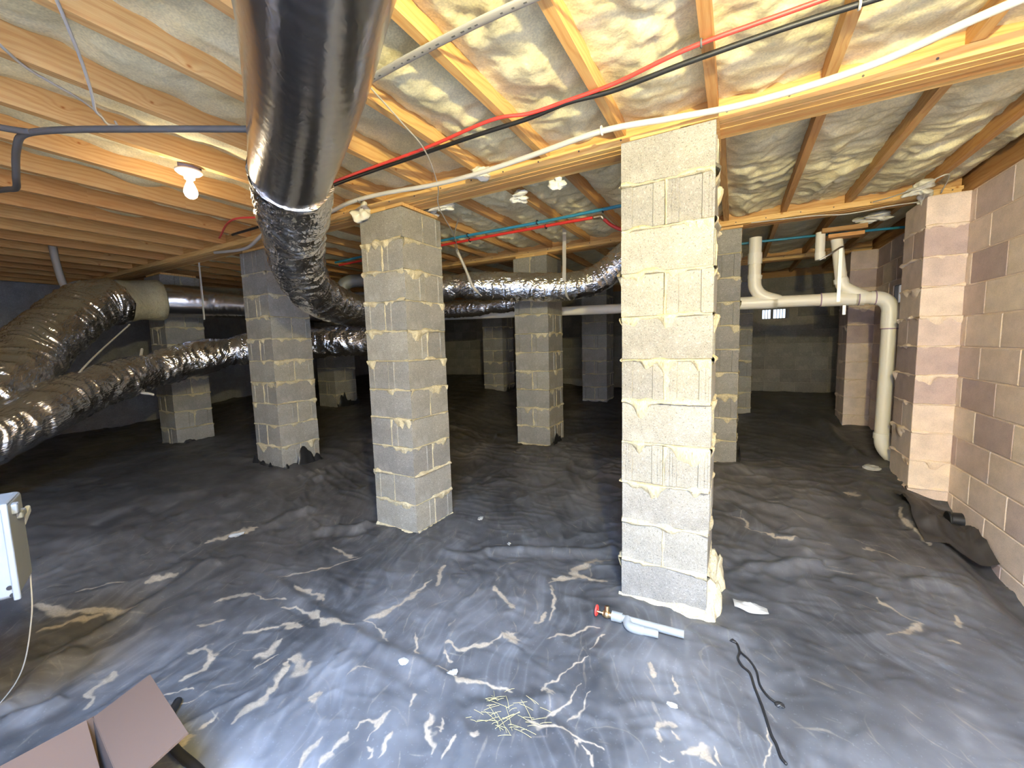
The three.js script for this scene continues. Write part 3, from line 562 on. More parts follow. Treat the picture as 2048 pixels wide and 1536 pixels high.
// ------------------------------------------------------------------ ceiling: deck, joists, insulation; girders
const spans = [[ZB, -2.13], [-2.245, -4.03], [-4.145, -6.1], [-6.215, ZF]];
const GZ = [-2.1875, -4.0875, -6.1575];
{
  const c = structure('ceiling');
  const HX0 = -0.53, HX1 = 0.91, HZ = 0.24;                          // added hatch, unseen behind the camera, made up to let daylight fall from above
  const dk = slab(XW - XL + 0.5, ZB - ZF + 0.5, [[HX0 - XL + 0.25, HX1 - XL + 0.25, HZ - ZF + 0.25, ZB - ZF + 0.25 - 0.02]], 0.03); dk.rotateX(Math.PI / 2); dk.translate(XL - 0.25, TOP, ZF - 0.25);
  mesh('subfloor', dk, M.deck, c);
  mesh('added_hatch_header', box(HX1 - HX0, 0.245, 0.038, (HX0 + HX1) / 2, 2.4275, HZ - 0.019), M.wood[1], c);  // unseen board edging the added hatch
  const r = rng(77), JX = []; for (let k = 2; k > -22; k--) JX.push(0.302 + 0.4064 * k - 0.0005);
  JX.forEach((x, i) => spans.forEach(([z0, z1], s) => {
    if (s === 0 && x > HX0 + 0.1 && x < HX1 - 0.1) z0 = HZ - 0.04;
    const len = z0 - z1, dx = s % 2 ? 0.02 : 0, m = mesh('joist', box(0.038, 0.235, len, 0, 0, 0, 'z', [r() * 9, r() * 9]), M.wood[Math.floor(r() * 4)], c);
    m.position.set(x + dx, 2.305 + 0.1175, (z0 + z1) / 2);
  }));
  // batts, one to each bay and span
  const bays = [[XW, JX[0]], ...JX.slice(0, -1).map((x, i) => [x, JX[i + 1]])];
  bays.forEach(([xa, xb], i) => spans.forEach(([z0, z1], s) => {
    if (s === 0 && xb > HX0 - 0.1 && xa < HX1 + 0.1) z0 = HZ - 0.04;
    const x0 = xb + 0.019 + (s % 2 ? 0.02 : 0), x1 = xa - (i ? 0.019 : 0) + (i && s % 2 ? 0.02 : 0), len = z0 - z1, wd = x1 - x0, near = (s === 0 && x0 > -3.6) || (s === 1 && x0 > -3);
    const cell = near ? 0.018 : 0.05, seed = i * 7 + s * 3, smooth = s === 0 && x1 < -1.0;
    const g = grid(Math.max(6, Math.round(wd / cell)), Math.round(len / (cell * (smooth ? 1.6 : 1))), (u, v, iu, jv) => {
      const x = lerp(x0, x1, u), z = lerp(z0, z1, v), e = Math.sin(Math.PI * u), edge = Math.pow(Math.min(u, 1 - u) * 2, 0.4);
      const wx = fbm(x * 5, z * 5, 201 + seed, 2) - 0.5;
      let y = 2.372 - 0.022 * e - 0.024 * (fbm(x * 3.3, z * 2.6, 203 + seed, 3) - 0.5) * 2 * (0.4 + 0.6 * edge);
      if (smooth) y += 0.034 - 0.03 * (fbm(x * 6, z * 5, 219 + seed, 3) - 0.5) * 2 - 0.010 * (fbm(x * 2, z * 1.2, 223, 2) - 0.5); if (smooth) y -= 0.014 * (ridge(fbm(x * 5, z * 3, 205 + seed, 3)) - 0.6);
      else { y -= 0.034 * (fbm(x * 4.2 + z * 3 + wx * 3, z * 5 - x * 3 + wx * 4, 207 + seed, 2) - 0.5) * 2 * edge * (s === 1 ? 1 : 0.6); y -= (s === 1 ? 0.027 : 0.012) * (Math.pow(ridge(vnoise(x * 3.4 + z * 4 + wx * 4, z * 5.5 - x * 3 + wx * 5, 217 + seed)), 0.7) - 0.5) * edge;
        y -= 0.012 * (fbm(x * 17, z * 17, 209 + seed, 3) - 0.5) * 2; }
      return [x, Math.max(y, 2.30), z, x, z];
    }, true);
    mesh('insulation_batt', g, M.wool, c);
  }));
  // torn tufts hanging below the joists
  for (const [x, y, z, rr, sx, sy, sz] of [[-0.92, 2.24, -2.30, 0.045, 1.2, 1, 0.8], [-1.30, 2.285, -2.05, 0.06, 1.1, 0.8, 1], [-2.28, 2.24, -2.05, 0.075, 0.9, 1.1, 0.7], [-1.78, 2.27, -2.34, 0.07, 1.6, 0.6, 0.8], [-2.0, 2.27, -2.42, 0.06, 1.3, 0.6, 0.8], [1.05, 2.26, -3.75, 0.07, 1.1, 0.9, 1], [1.15, 2.24, -4.0, 0.06, 0.8, 1.3, 0.8], [1.0, 2.26, -4.45, 0.09, 1.4, 0.8, 1], [-1.25, 2.27, -2.45, 0.06, 1, 0.8, 1]]) { const m = mesh('insulation_tuft', lump(rr * 0.85, Math.round(x * 100 + 900), 1.1, sx, sy * 0.75, sz), M.puff, c); m.position.set(x, y, z); }
}
function girder(label, z, x0, x1, seed) {
  const t = thing('girder', label, 'beam'), r = rng(seed), L = x1 - x0;
  for (let p = 0; p < 3; p++) mesh('ply', box(L, 0.285 + (p === 1 ? 0.004 : 0), 0.0375, (x0 + x1) / 2, 2.2575 + 0.1425, z + (p - 1) * 0.0384, 'x', [r() * 5, r() * 5]), M.wood[(p + seed) % 4], t);
  for (const s of [1, -1]) { const a = mesh('ledger_strip', box(L, 0.042, 0.036, (x0 + x1) / 2, 2.2815, z + s * 0.0765, 'x', [r() * 5, r() * 5]), M.paleWood, t);
    if (s > 0) for (let x = x0 + 0.13; x < x1; x += 0.2032 + 0.03 * r()) if (x > -3) { const n = mesh('nail_head', new THREE.CylinderGeometry(0.0045, 0.0045, 0.002, 8).rotateX(Math.PI / 2), M.conduit, a); n.position.set(x, 2.285 + 0.012 * (r() - 0.5), z + s * 0.0955); } }
}
girder('front built-up girder with pale ledger strip resting on the bright front pier', GZ[0], -8.3, XW, 3);
girder('second girder farther back, crossing above the foil duct and the strap', GZ[1], -8.3, XW, 6);
girder('rear girder in the dark near the far wall', GZ[2], -8.3, XW, 10);
// ------------------------------------------------------------------ ducts
const foilWrinkle = (amp, seed) => (s, th) => amp * (1.6 * Math.pow(ridge(vnoise(s * 22 + 3 * vnoise(s * 5, th, seed), th * 1.4, seed + 1)), 3) + 0.9 * (fbm(s * 14, th * 3 * Math.cos(0) , seed + 4, 3) - 0.5) * sst(0, 0.3, th) * sst(6.28, 5.9, th)) ;
function strapRing(p, dir, r, w, mat, parent, name) { const g = new THREE.CylinderGeometry(r, r, w, 40, 1, true); g.applyQuaternion(new THREE.Quaternion().setFromUnitVectors(new THREE.Vector3(0, 1, 0), V(dir).normalize())); const i = g.clone(); g.translate(...p); mat.side = THREE.DoubleSide; return mesh(name, g, mat, parent); }
{ // big hanging duct over the camera
  const t = thing('flexible_duct', 'large shiny foil duct hanging under the joists from the top of the picture', 'duct');
  const pts = [[0.02, 2.10, 0.75], [-0.12, 2.10, 0.2], [-0.45, 2.10, -0.36], [-0.86, 2.10, -0.67], [-1.3, 2.10, -0.94], [-1.78, 2.09, -1.21]];
  mesh('duct_body', sweep(pts, (u) => 0.162, 260, 64, (s, th) => 0.0008 * (ridge(vnoise(s * 40, Math.abs(th - Math.PI) * 0.8, 221)) - 0.5) + 0.005 * (fbm(s * 2.5, th, 223, 2) - 0.5), 0.5), M.foilSmooth, t);
  const low = [[-1.74, 2.09, -1.19], [-1.95, 2.05, -1.33], [-2.17, 1.97, -1.47], [-2.42, 1.86, -1.65], [-2.66, 1.74, -1.9], [-2.86, 1.66, -2.3], [-2.98, 1.64, -2.7]];
  mesh('duct_tail', sweep(low, (u) => lerp(0.168, 0.15, sst(0, 0.5, u)) - 0.02 * sst(0.6, 1, u), 220, 56, (s, th) => foilWrinkle(0.007, 231)(s, th) + 0.02 * (fbm(s * 3, th * 0.8, 233, 3) - 0.5)), M.foil, t);
  strapRing([-1.77, 2.09, -1.205], [-0.85, -0.05, -0.52], 0.170, 0.03, M.black.clone(), t, 'tape_band');
  mesh('hanger_strap', tube([[-1.60, 2.31, -1.36], [-1.73, 2.14, -1.36], [-1.80, 1.97, -1.28]], 0.006, 20, 6), M.strap, t);
}
{ // insulated trunk on the left: flex part, bare fibreglass sleeve, dark foil run
  const t = thing('insulated_duct', 'thick foil duct at left with an elbow and a bare grey fibreglass sleeve', 'duct');
  mesh('foil_run', sweep([[-5.42, 1.885, -2.06], [-5.26, 1.88, -2.36], [-4.98, 1.865, -2.65], [-4.38, 1.80, -3.0], [-3.74, 1.77, -3.22], [-3.32, 1.76, -3.26]], () => 0.17, 220, 40, foilWrinkle(0.002, 241)), M.foilSmooth, t);
  mesh('fibreglass_sleeve', sweep([[-5.36, 1.83, -1.64], [-5.41, 1.85, -1.78], [-5.43, 1.875, -1.94], [-5.41, 1.885, -2.09]], (u) => 0.205 + 0.006 * Math.sin(u * 9) - 0.014 * sst(0.93, 1, u), 60, 48, (s, th) => 0.014 * (fbm(s * 9, th * 3, 245, 3) - 0.5)), M.fibre, t);
  mesh('foil_elbow', sweep([[-5.38, 1.84, -1.68], [-5.30, 1.79, -1.50], [-5.12, 1.58, -1.25], [-4.88, 1.34, -1.0], [-4.62, 1.12, -0.80], [-4.45, 0.88, -0.55], [-4.3, 0.62, -0.2]], (u) => 0.215 + 0.012 * sst(0.4, 1, u), 300, 64, (s, th) => foilWrinkle(0.012, 251)(s, th) + 0.022 * (fbm(s * 3.2, th, 253, 3) - 0.5)), M.foil, t);
  mesh('hanger_strap', merge([box(0.03, 0.55, 0.003, -4.98, 2.14, -2.29), box(0.03, 0.35, 0.003, -4.98, 1.86, -2.287)]).translate(0.0, -0.02, 0.02), M.strapBright, t);
  mesh('hanger_strap', tube([[-5.75, 2.40, -1.40], [-5.70, 2.2, -1.40], [-5.62, 1.95, -1.42], [-5.35, 1.7, -1.45]], 0.03, 20, 6), M.strap, t);
  mesh('lashing_wire', tube([[-5.08, 1.60, -1.68], [-4.62, 1.28, -1.26], [-4.3, 1.0, -0.96]], 0.007, 40, 6), M.strap, t);
}
{ // lower flex duct sagging across the left
  const t = thing('flexible_duct', 'sagging crinkled foil duct low on the left, running behind the grey pier', 'duct');
  const pts = [[-3.1, 1.40, -3.5], [-3.55, 1.40, -3.35], [-3.98, 1.40, -3.11], [-4.53, 1.36, -2.67], [-4.76, 1.29, -2.2], [-4.80, 1.18, -1.8], [-4.58, 1.05, -1.25], [-4.32, 0.90, -0.86], [-4.18, 0.74, -0.5], [-4.1, 0.58, -0.1]];
  mesh('duct_body', sweep(pts, (u, s) => 0.165 - 0.035 * Math.exp(-((s - 2.05) ** 2) / 0.012) - 0.02 * Math.exp(-((s - 2.75) ** 2) / 0.01), 420, 60, (s, th) => foilWrinkle(0.010, 261)(s, th) + 0.016 * (fbm(s * 4, th, 263, 3) - 0.5)), M.foil, t);
  mesh('hanger_strap', tube([[-4.93, 1.36, -1.70], [-4.70, 1.02, -1.55], [-4.58, 0.95, -1.62]], 0.012, 30, 6), M.strap, t);
}
{ // duct beyond the second pier
  const t = thing('flexible_duct', 'foil duct slung level from a web strap between the two front piers', 'duct');
  const pts = [[-2.95, 1.78, -3.1], [-2.65, 1.86, -3.2], [-2.33, 1.89, -3.28], [-1.83, 1.865, -3.53], [-1.42, 1.85, -3.73], [-1.18, 1.90, -3.82], [-0.98, 2.02, -3.86], [-0.78, 2.17, -3.85]];
  mesh('duct_body', sweep(pts, (u, s) => 0.128 - 0.03 * Math.exp(-((s - 0.62) ** 2) / 0.006), 320, 56, (s, th) => foilWrinkle(0.006, 271)(s, th) + 0.012 * (fbm(s * 4, th, 273, 3) - 0.5)), M.foil, t);
  const g = grid(2, 24, (u, v) => { const w = (u - 0.5) * 0.045, a = v < 0.55 ? null : (v - 0.55) / 0.45; return [-1.40 + w * 0.8 + (v < 0.55 ? 0.02 * (0.55 - v) : 0), v < 0.55 ? lerp(2.37, 1.86, v / 0.55) : 1.86 - 0.142 * Math.sin(a * Math.PI / 2), v < 0.55 ? -3.60 : -3.735 + 0.137 * Math.cos(a * Math.PI / 2), u, v]; }, true);
  const m2 = M.strap.clone(); m2.side = THREE.DoubleSide; mesh('web_strap', g, m2, t);
  mesh('web_strap', tube([[-2.28, 2.2, -3.15], [-2.22, 2.02, -3.2], [-2.16, 1.86, -3.22], [-2.12, 1.79, -3.3]], 0.014, 24, 6), M.strap, t);
  mesh('tie_wire', tube([[-2.0, 2.34, -2.8], [-2.2, 2.25, -3.0], [-2.28, 2.19, -3.15]], 0.004, 20, 6), M.strap, t);
}
{
  const t = thing('flexible_duct', 'thin foil duct lying along the top of the drain pipe between the front piers', 'duct');
  mesh('duct_body', sweep([[-3.9, 1.80, -4.05], [-3.3, 1.78, -4.15], [-2.8, 1.78, -4.24], [-2.4, 1.81, -4.33], [-2.2, 1.83, -4.42]], (u, s) => 0.105 - 0.02 * Math.exp(-((s - 1.3) ** 2) / 0.006), 220, 40, (s, th) => foilWrinkle(0.006, 281)(s, th)), M.foil, t);
}
{ // hub where the ducts meet
  const t = thing('duct_takeoff', 'small grey elbow fitting standing on the trunk duct between the left piers', 'duct fitting');
  mesh('elbow', sweep([[-3.86, 1.80, -3.16], [-3.87, 1.98, -3.16], [-3.82, 2.06, -3.20], [-3.66, 2.08, -3.32]], (u) => 0.07 + 0.035 * sst(0.3, 0, u), 60, 28), M.galv, t);
  strapRing([-3.87, 1.97, -3.16], [0, 1, 0], 0.076, 0.02, M.tape, t, 'collar');
}

// ------------------------------------------------------------------ drain pipes
{
  const t = thing('drain_pipe', 'cream plastic drain pipe running level behind the piers and turning down at the right wall', 'pipe');
  const z = -4.52, y = (x) => 1.62 - (x - 1.13) * 0.0225, R = 0.054;
  mesh('pipe_run', merge([rod([1.02, y(1.02), z], [-3.9, y(-3.9), z], R * 0.97, 28)]), M.pvc, t);
  for (const [x0, x1] of [[0.96, 0.90], [0.30, 0.34], [-0.04, 0.34], [0.66, 0.92]]) mesh('fitting', rod([x0, y(x0), z], [x1, y(x1), z], R * 1.1, 28), M.pvcFit, t);
  mesh('elbow', tubeArc([1.0, y(1.0), z], [1.135, y(1.0), z], [1.135, y(1.0) - 0.14, z], R * 1.06), M.pvcFit, t);
  mesh('fitting', rod([1.135, 1.50, z], [1.135, 1.36, z], R * 1.12, 28), M.pvcFit, t);
  mesh('pipe_drop', rod([1.135, 1.5, z], [1.13, 0.44, z], R * 0.97, 28), M.pvc, t);
  mesh('fitting', rod([1.13, 0.47, z], [1.13, 0.42, z], R * 1.1, 28), M.pvcFit, t);
  mesh('bend', tube([[1.13, 0.44, z], [1.14, 0.36, z + 0.005], [1.18, 0.29, z + 0.01], [1.25, 0.22, z + 0.02]], R * 1.02, 30, 24), M.pvcFit, t);
  for (const x of [0.92, 0.66, 1.03]) mesh('primer_ring', rod([x - 0.004, y(x), z], [x + 0.004, y(x), z], R * 1.115, 28), M.primer, t);
  mesh('primer_ring', rod([1.135, 1.362, z], [1.135, 1.354, z], R * 1.13, 28), M.primer, t);
  // risers that come down from the floor above
  mesh('riser', rod([0.15, 2.24, z], [0.15, 1.86, z], R * 0.98, 24), M.pvc, t);
  mesh('fitting', rod([0.155, 1.90, z], [0.15, 1.865, z], R * 1.12, 24), M.pvcFit, t);
  mesh('fitting', rod([0.15, 2.10, z], [0.15, 2.0, z], R * 1.1, 24), M.pvcFit, t);
  mesh('sweep_bend', tube([[0.15, 1.88, z], [0.16, 1.78, z], [0.22, 1.70, z], [0.34, y(0.34) + 0.01, z]], R * 1.03, 30, 24), M.pvcFit, t);
  mesh('riser', rod([0.755, 2.16, z - 0.02], [0.80, 1.78, z], 0.043, 24), M.pvc, t);
  mesh('fitting', rod([0.795, 1.80, z], [0.80, 1.76, z], 0.052, 24), M.pvcFit, t);
  mesh('wye_bend', tube([[0.80, 1.79, z], [0.82, 1.73, z], [0.90, 1.67, z], [0.98, y(1.0), z]], 0.05, 30, 24), M.pvcFit, t);
  mesh('hanger_strap', merge([box(0.025, 0.46, 0.003, 0.775, 1.83, z + 0.062), box(0.022, 0.08, 0.003, 0.82, 1.53, z + 0.05)]), M.strapBright, t);
}
function tubeArc(a, corner, b, r) { const A = V(a), C = V(corner), B = V(b), pts = []; for (let i = 0; i <= 16; i++) { const u = i / 16; pts.push(A.clone().multiplyScalar((1 - u) ** 2).addScaledVector(C, 2 * u * (1 - u)).addScaledVector(B, u * u).toArray()); } return new THREE.TubeGeometry(new THREE.CatmullRomCurve3(pts.map(V)), 32, r, 26, false); }
{
  const t = thing('pipe_stub', 'short capped pipe stub with a bent rod, hanging beside the drain riser', 'pipe', [0.63, 0, -4.45]);
  mesh('pipe', rod([0, 2.20, 0], [0, 1.99, 0], 0.035, 20), M.pvc, t);
  mesh('cap', rod([0, 2.03, 0], [0.005, 1.97, 0], 0.039, 20), M.pvcFit, t);
  mesh('bent_rod', tube([[0.0, 1.965, 0.035], [0.06, 2.0, 0.035], [0.13, 2.05, 0.02], [0.16, 2.06, 0.0]], 0.007, 20, 8), M.tape, t);
  const w = thing('wood_block', 'brown wood plate around the drain riser under the floor', 'board');
  mesh('board', box(0.24, 0.03, 0.12, 0.80, 2.155, -4.48), M.wood[3], w); mesh('cross_board', box(0.3, 0.035, 0.04, 0.78, 2.20, -4.40), M.darkWood, w);
}

// ------------------------------------------------------------------ cables and small pipes under the joists
const cable = (name, pts, r, mat, label, category, seg = 140) => { const t = thing(name, label, category); mesh('run', tube(pts, r, seg, 8), mat, t); return t; };
const sag = (list, y) => list.map(([x, z, dy = 0]) => [x, y + dy, z]);
function clip(t, p, r, mat) { mesh('clip', new THREE.TorusGeometry(r, 0.004, 6, 14).rotateY(Math.PI / 2).translate(...p), mat, t); }
{
  const a = cable('red_cable', sag([[1.2, -1.55], [0.19, -1.58], [-0.15, -1.59], [-0.42, -1.645], [-0.62, -1.655], [-0.79, -1.65, -0.004], [-0.96, -1.615], [-1.4, -1.66], [-2.23, -1.70], [-2.9, -1.8, -0.02], [-3.3, -1.75, 0.0], [-3.9, -1.95, 0.0]], 2.290), 0.0075, M.red, 'red electric cable stapled across the joists above the front girder', 'cable');
  clip(a, [-0.12, 2.292, -1.59], 0.011, M.inkless);
  const b = cable('black_cable', sag([[1.2, -1.70], [0.32, -1.64], [-0.13, -1.645], [-0.43, -1.67], [-0.62, -1.662, 0.006], [-0.80, -1.672], [-1.05, -1.66, -0.006], [-1.42, -1.68], [-2.26, -1.72], [-3.0, -1.85, -0.03], [-3.6, -1.9, -0.02]], 2.280), 0.0095, M.black, 'thick black cable running beside the red cable across the joists', 'cable');
  clip(b, [0.30, 2.28, -1.64], 0.013, M.white);
  const c = cable('white_cable', sag([[1.25, -1.62], [0.69, -1.80], [0.39, -1.94], [0.03, -1.975], [-0.25, -1.93], [-0.54, -1.875], [-0.92, -1.92], [-1.25, -1.935, -0.008], [-1.55, -1.945], [-1.9, -1.90, 0.006], [-2.18, -1.88], [-2.61, -1.96], [-3.1, -1.9, -0.03], [-3.7, -2.05, -0.05], [-4.3, -2.1, 0.0]], 2.245), 0.013, M.white, 'fat white cable running just in front of the front girder', 'cable', 220);
  clip(c, [-0.54, 2.248, -1.875], 0.017, M.porcelain); clip(c, [-2.1, 2.245, -1.885], 0.016, M.inkless);
}
{ // flat grey-white cable with printed legend
  const t = thing('flat_cable', 'flat pale grey cable with black print, slanting from the big duct to the top edge', 'cable');
  const pts = [[0.2, 2.285, -1.25], [-0.2, 2.29, -1.17], [-0.57, 2.292, -1.14], [-0.88, 2.292, -1.14], [-1.25, 2.292, -1.16], [-1.9, 2.29, -1.22]];
  const c = new THREE.CatmullRomCurve3(pts.map(V)); const g = new THREE.TubeGeometry(c, 90, 0.009, 10, false); const p = g.attributes.position, fr = 90;
  for (let i = 0; i < p.count; i++) { const k = Math.floor(i / 11) / fr, q = c.getPointAt(clamp(k)); p.setY(i, q.y + (p.getY(i) - q.y) * 0.55); p.setZ(i, q.z + (p.getZ(i) - q.z) * 2.0); p.setX(i, q.x + (p.getX(i) - q.x) * 1.4); } g.computeVertexNormals();
  mesh('sheath', g, M.flatGrey, t);
  const r = rng(5), marks = []; for (let k = 0.12; k < 0.8; k += 0.011 + 0.008 * r()) { const q = c.getPointAt(k), d = c.getTangentAt(k), m = new THREE.BoxGeometry(0.006 + 0.008 * r(), 0.0006, 0.005); m.rotateY(Math.atan2(-d.z, d.x)); m.translate(q.x, q.y - 0.0051, q.z); if (r() < 0.75) marks.push(m); }
  const pm = mesh('printed_legend', merge(marks), M.inkless, t); pm.userData.kind = 'stuff';
}
cable('thin_wire', [[-1.22, 2.30, -1.13], [-1.29, 2.285, -1.41], [-1.36, 2.27, -1.65], [-1.55, 2.25, -1.98], [-1.72, 2.22, -2.2], [-1.98, 2.2, -2.7], [-2.2, 2.19, -3.05], [-2.28, 2.17, -3.16]], 0.0035, M.strap, 'thin pale wire dropping from the flat cable past the red cable to the slung duct', 'wire');
cable('thin_wire', [[-1.55, 2.31, -0.42], [-1.9, 2.295, -0.58], [-2.09, 2.275, -0.66], [-2.20, 2.262, -0.70], [-2.26, 2.27, -0.735], [-2.37, 2.295, -0.79], [-2.44, 2.33, -0.85]], 0.005, M.white, 'kinked thin white wire at upper left, the one nearer the big duct', 'wire');
cable('thin_wire', [[-2.0, 2.32, -0.38], [-2.07, 2.30, -0.45], [-2.16, 2.30, -0.53], [-2.25, 2.305, -0.67], [-2.34, 2.31, -0.76]], 0.0045, M.strap, 'straight thin grey wire at the upper left edge', 'wire');
cable('thin_wire', [[1.2, 2.25, -3.9], [1.12, 2.27, -3.55], [1.02, 2.245, -3.62], [0.93, 2.25, -3.8], [0.86, 2.27, -3.95]], 0.004, M.white, 'short loop of thin white wire near the top of the nearest pilaster', 'wire');
cable('thin_wire', [[1.15, 2.24, -4.02], [0.95, 2.235, -4.0], [0.72, 2.215, -3.97], [0.5, 2.235, -3.96], [0.1, 2.245, -3.94]], 0.004, M.white, 'thin white wire strung along the front of the second girder', 'wire');
cable('thin_wire', [[-3.0, 1.98, -2.9], [-2.75, 2.02, -2.8], [-2.55, 2.04, -2.7], [-2.52, 2.08, -2.68]], 0.004, M.strap, 'loose curled wire end sticking out right of the big duct tail', 'wire');
{
  const t = thing('rubber_hose', 'dark grey hose running left from the big duct and bending down', 'hose');
  mesh('run', tube([[-1.6, 2.2, -1.10], [-1.75, 2.2, -1.0], [-2.05, 2.2, -0.815], [-2.28, 2.2, -0.675], [-2.44, 2.2, -0.595], [-2.53, 2.195, -0.57], [-2.60, 2.17, -0.57], [-2.68, 2.15, -0.58], [-2.78, 2.10, -0.595], [-2.92, 2.09, -0.62], [-3.05, 2.11, -0.62], [-3.2, 2.13, -0.61]], 0.0125, 160, 10), M.conduit, t);
  mesh('branch', tube([[-2.47, 2.2, -0.58], [-2.52, 2.205, -0.53], [-2.56, 2.21, -0.46]], 0.0125, 20, 10), M.conduit, t);
}
{
  const b = cable('blue_pipe', [[-0.38, 2.222, -2.85], [-0.7, 2.22, -2.845], [-1.31, 2.22, -2.875], [-2.07, 2.22, -2.875], [-3.0, 2.22, -2.9], [-3.7, 2.22, -2.95]], 0.0115, M.bluePipe, 'blue plastic water pipe under the joists between the two front piers', 'pipe', 60);
  for (const x of [-0.82, -1.32, -1.95]) clip(b, [x, 2.218, -2.86], 0.015, M.black);
  const r = cable('red_pipe', [[-0.86, 2.2, -2.925], [-1.33, 2.2, -2.925], [-2.28, 2.2, -2.94], [-3.0, 2.2, -2.96], [-3.7, 2.2, -3.0]], 0.0115, M.redPipe, 'red plastic water pipe below the blue one between the front piers', 'pipe', 60);
  mesh('elbow', tube([[-0.90, 2.2, -2.925], [-0.855, 2.2, -2.925], [-0.84, 2.185, -2.93]], 0.016, 12, 10), M.brass, r);
  mesh('branch', tube([[-0.845, 2.19, -2.93], [-0.78, 2.13, -2.95], [-0.70, 2.09, -2.97], [-0.60, 2.06, -2.98]], 0.0125, 24, 8), M.redPipe, r);
  for (const x of [-1.28, -1.98]) clip(r, [x, 2.197, -2.93], 0.015, M.black);
  const q = cable('blue_pipe', [[1.30, 2.225, -4.80], [0.69, 2.22, -4.67], [0.06, 2.22, -4.61], [-0.6, 2.22, -4.6]], 0.0115, M.bluePipe, 'blue plastic water pipe at right, crossing in front of the drain risers', 'pipe', 50);
  clip(q, [0.72, 2.217, -4.675], 0.016, M.black);
}

// ------------------------------------------------------------------ lamps
function lamp(label, cfg, boxAt) {
  const t = thing('bulb_holder', label, 'lamp', cfg.at);
  mesh('junction_box', new THREE.CylinderGeometry(0.05, 0.05, 0.085, 8).translate(0, 0.135, 0), M.bakelite, t);
  mesh('holder', new THREE.LatheGeometry([[0, 0.094], [0.062, 0.094], [0.062, 0.086], [0.05, 0.076], [0.026, 0.07], [0.024, 0.05], [0.0, 0.05]].map((p) => new THREE.Vector2(...p)).reverse(), 36), M.porcelain, t);
  mesh('mounting_bracket', box(0.03, 0.1, 0.008, 0, 0.14, -0.052), M.bakelite, t);
  mesh('bulb', new THREE.LatheGeometry([[0, -0.052], [0.014, -0.05], [0.026, -0.04], [0.032, -0.022], [0.030, -0.004], [0.022, 0.018], [0.014, 0.036], [0.013, 0.056]].map((p) => new THREE.Vector2(...p)), 28), M.bulb, t);
  const L = new THREE.PointLight(new THREE.Color().setRGB(...cfg.color), cfg.power, 0, 2); L.position.set(0, -0.015, 0); L.castShadow = true; L.shadow.radius = 1.5; t.add(L);
  return t;
}
lamp('bare glowing bulb in a white holder fixed to a joist, left of the big duct', BULB_LEFT);
lamp('bare bulb in a white holder behind the photographer, out of the picture', BULB_BACK);
cable('lamp_wire', [[-2.62, 2.375, -1.16], [-2.66, 2.345, -1.10], [-2.60, 2.335, -1.03], [-2.55, 2.335, -0.92], [-2.52, 2.35, -0.88], [-2.50, 2.37, -0.86]], 0.005, M.white, 'white wire feeding the glowing bulb holder', 'wire', 40);

// ------------------------------------------------------------------ things lying about
const onFloor = (x, z, dy = 0) => [x, ground(x, z) + dy, z];
{
  const t = thing('sheet_metal_box', 'galvanized sheet metal duct box with punched holes at the left edge of the picture', 'metal box', [-1.70, 0.66, -0.265], -0.35);
  mesh('shell', rbox(0.16, 0.26, 0.42, 0.012, -0.08, 0.13, 0.21), M.galv, t);
  mesh('flange', merge([rbox(0.012, 0.27, 0.014, 0.004, 0.004, 0.13, 0.004), rbox(0.02, 0.012, 0.41, 0.004, 0.0, 0.255, 0.21)]), M.galv, t);
  mesh('corner_rib', merge([rbox(0.03, 0.03, 0.02, 0.006, -0.05, 0.235, -0.002), rbox(0.05, 0.02, 0.02, 0.006, -0.1, 0.205, -0.002)]), M.galv, t);
  for (const [y, z] of [[0.155, 0.05], [0.075, 0.04], [0.032, 0.016], [0.01, 0.012]]) mesh('punched_hole', new THREE.CylinderGeometry(0.006, 0.006, 0.003, 14).rotateZ(Math.PI / 2).translate(0.0005, y, z), M.black, t);
  mesh('damper_tab', rbox(0.09, 0.024, 0.012, 0.005).rotateZ(-0.22).translate(-0.195, 0.172, 0.006), M.foam, t);
  for (const x of [-0.03, -0.13]) mesh('stand_leg', box(0.03, 0.72, 0.03, x, -0.33, 0.38), M.galv, t);
}
cable('string', [[-1.86, 0.655, -0.315], [-1.92, 0.5, -0.315], [-2.05, 0.28, -0.30], [-2.2, 0.12, -0.26], [-2.3, 0.03, -0.2]], 0.0018, M.strap, 'thin string hanging below the sheet metal box to the floor', 'string', 40);
{ // open carton, bottom left
  const t = thing('cardboard_box', 'open brown cardboard carton with spread flaps in the bottom left corner', 'box', [-1.42, -0.03, -0.06], 0.0);
  const w = 0.34, d = 0.52, h = 0.33, th = 0.006; t.rotation.y = -0.12;
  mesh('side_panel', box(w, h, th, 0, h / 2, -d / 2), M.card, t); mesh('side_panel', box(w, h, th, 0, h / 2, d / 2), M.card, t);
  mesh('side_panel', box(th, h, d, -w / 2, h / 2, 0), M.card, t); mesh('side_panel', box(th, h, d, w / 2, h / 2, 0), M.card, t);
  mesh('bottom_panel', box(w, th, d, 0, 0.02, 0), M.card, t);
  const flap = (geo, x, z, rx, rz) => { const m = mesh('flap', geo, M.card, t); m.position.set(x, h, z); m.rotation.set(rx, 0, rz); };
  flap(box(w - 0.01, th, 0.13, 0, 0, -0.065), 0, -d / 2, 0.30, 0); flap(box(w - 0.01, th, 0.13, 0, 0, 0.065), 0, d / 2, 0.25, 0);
  flap(box(0.16, th, d - 0.03, 0.08, 0, 0), w / 2, 0, 0, -0.5); flap(box(0.16, th, d - 0.03, 0.08, 0, 0), -w / 2, 0, 0, -0.45);
}
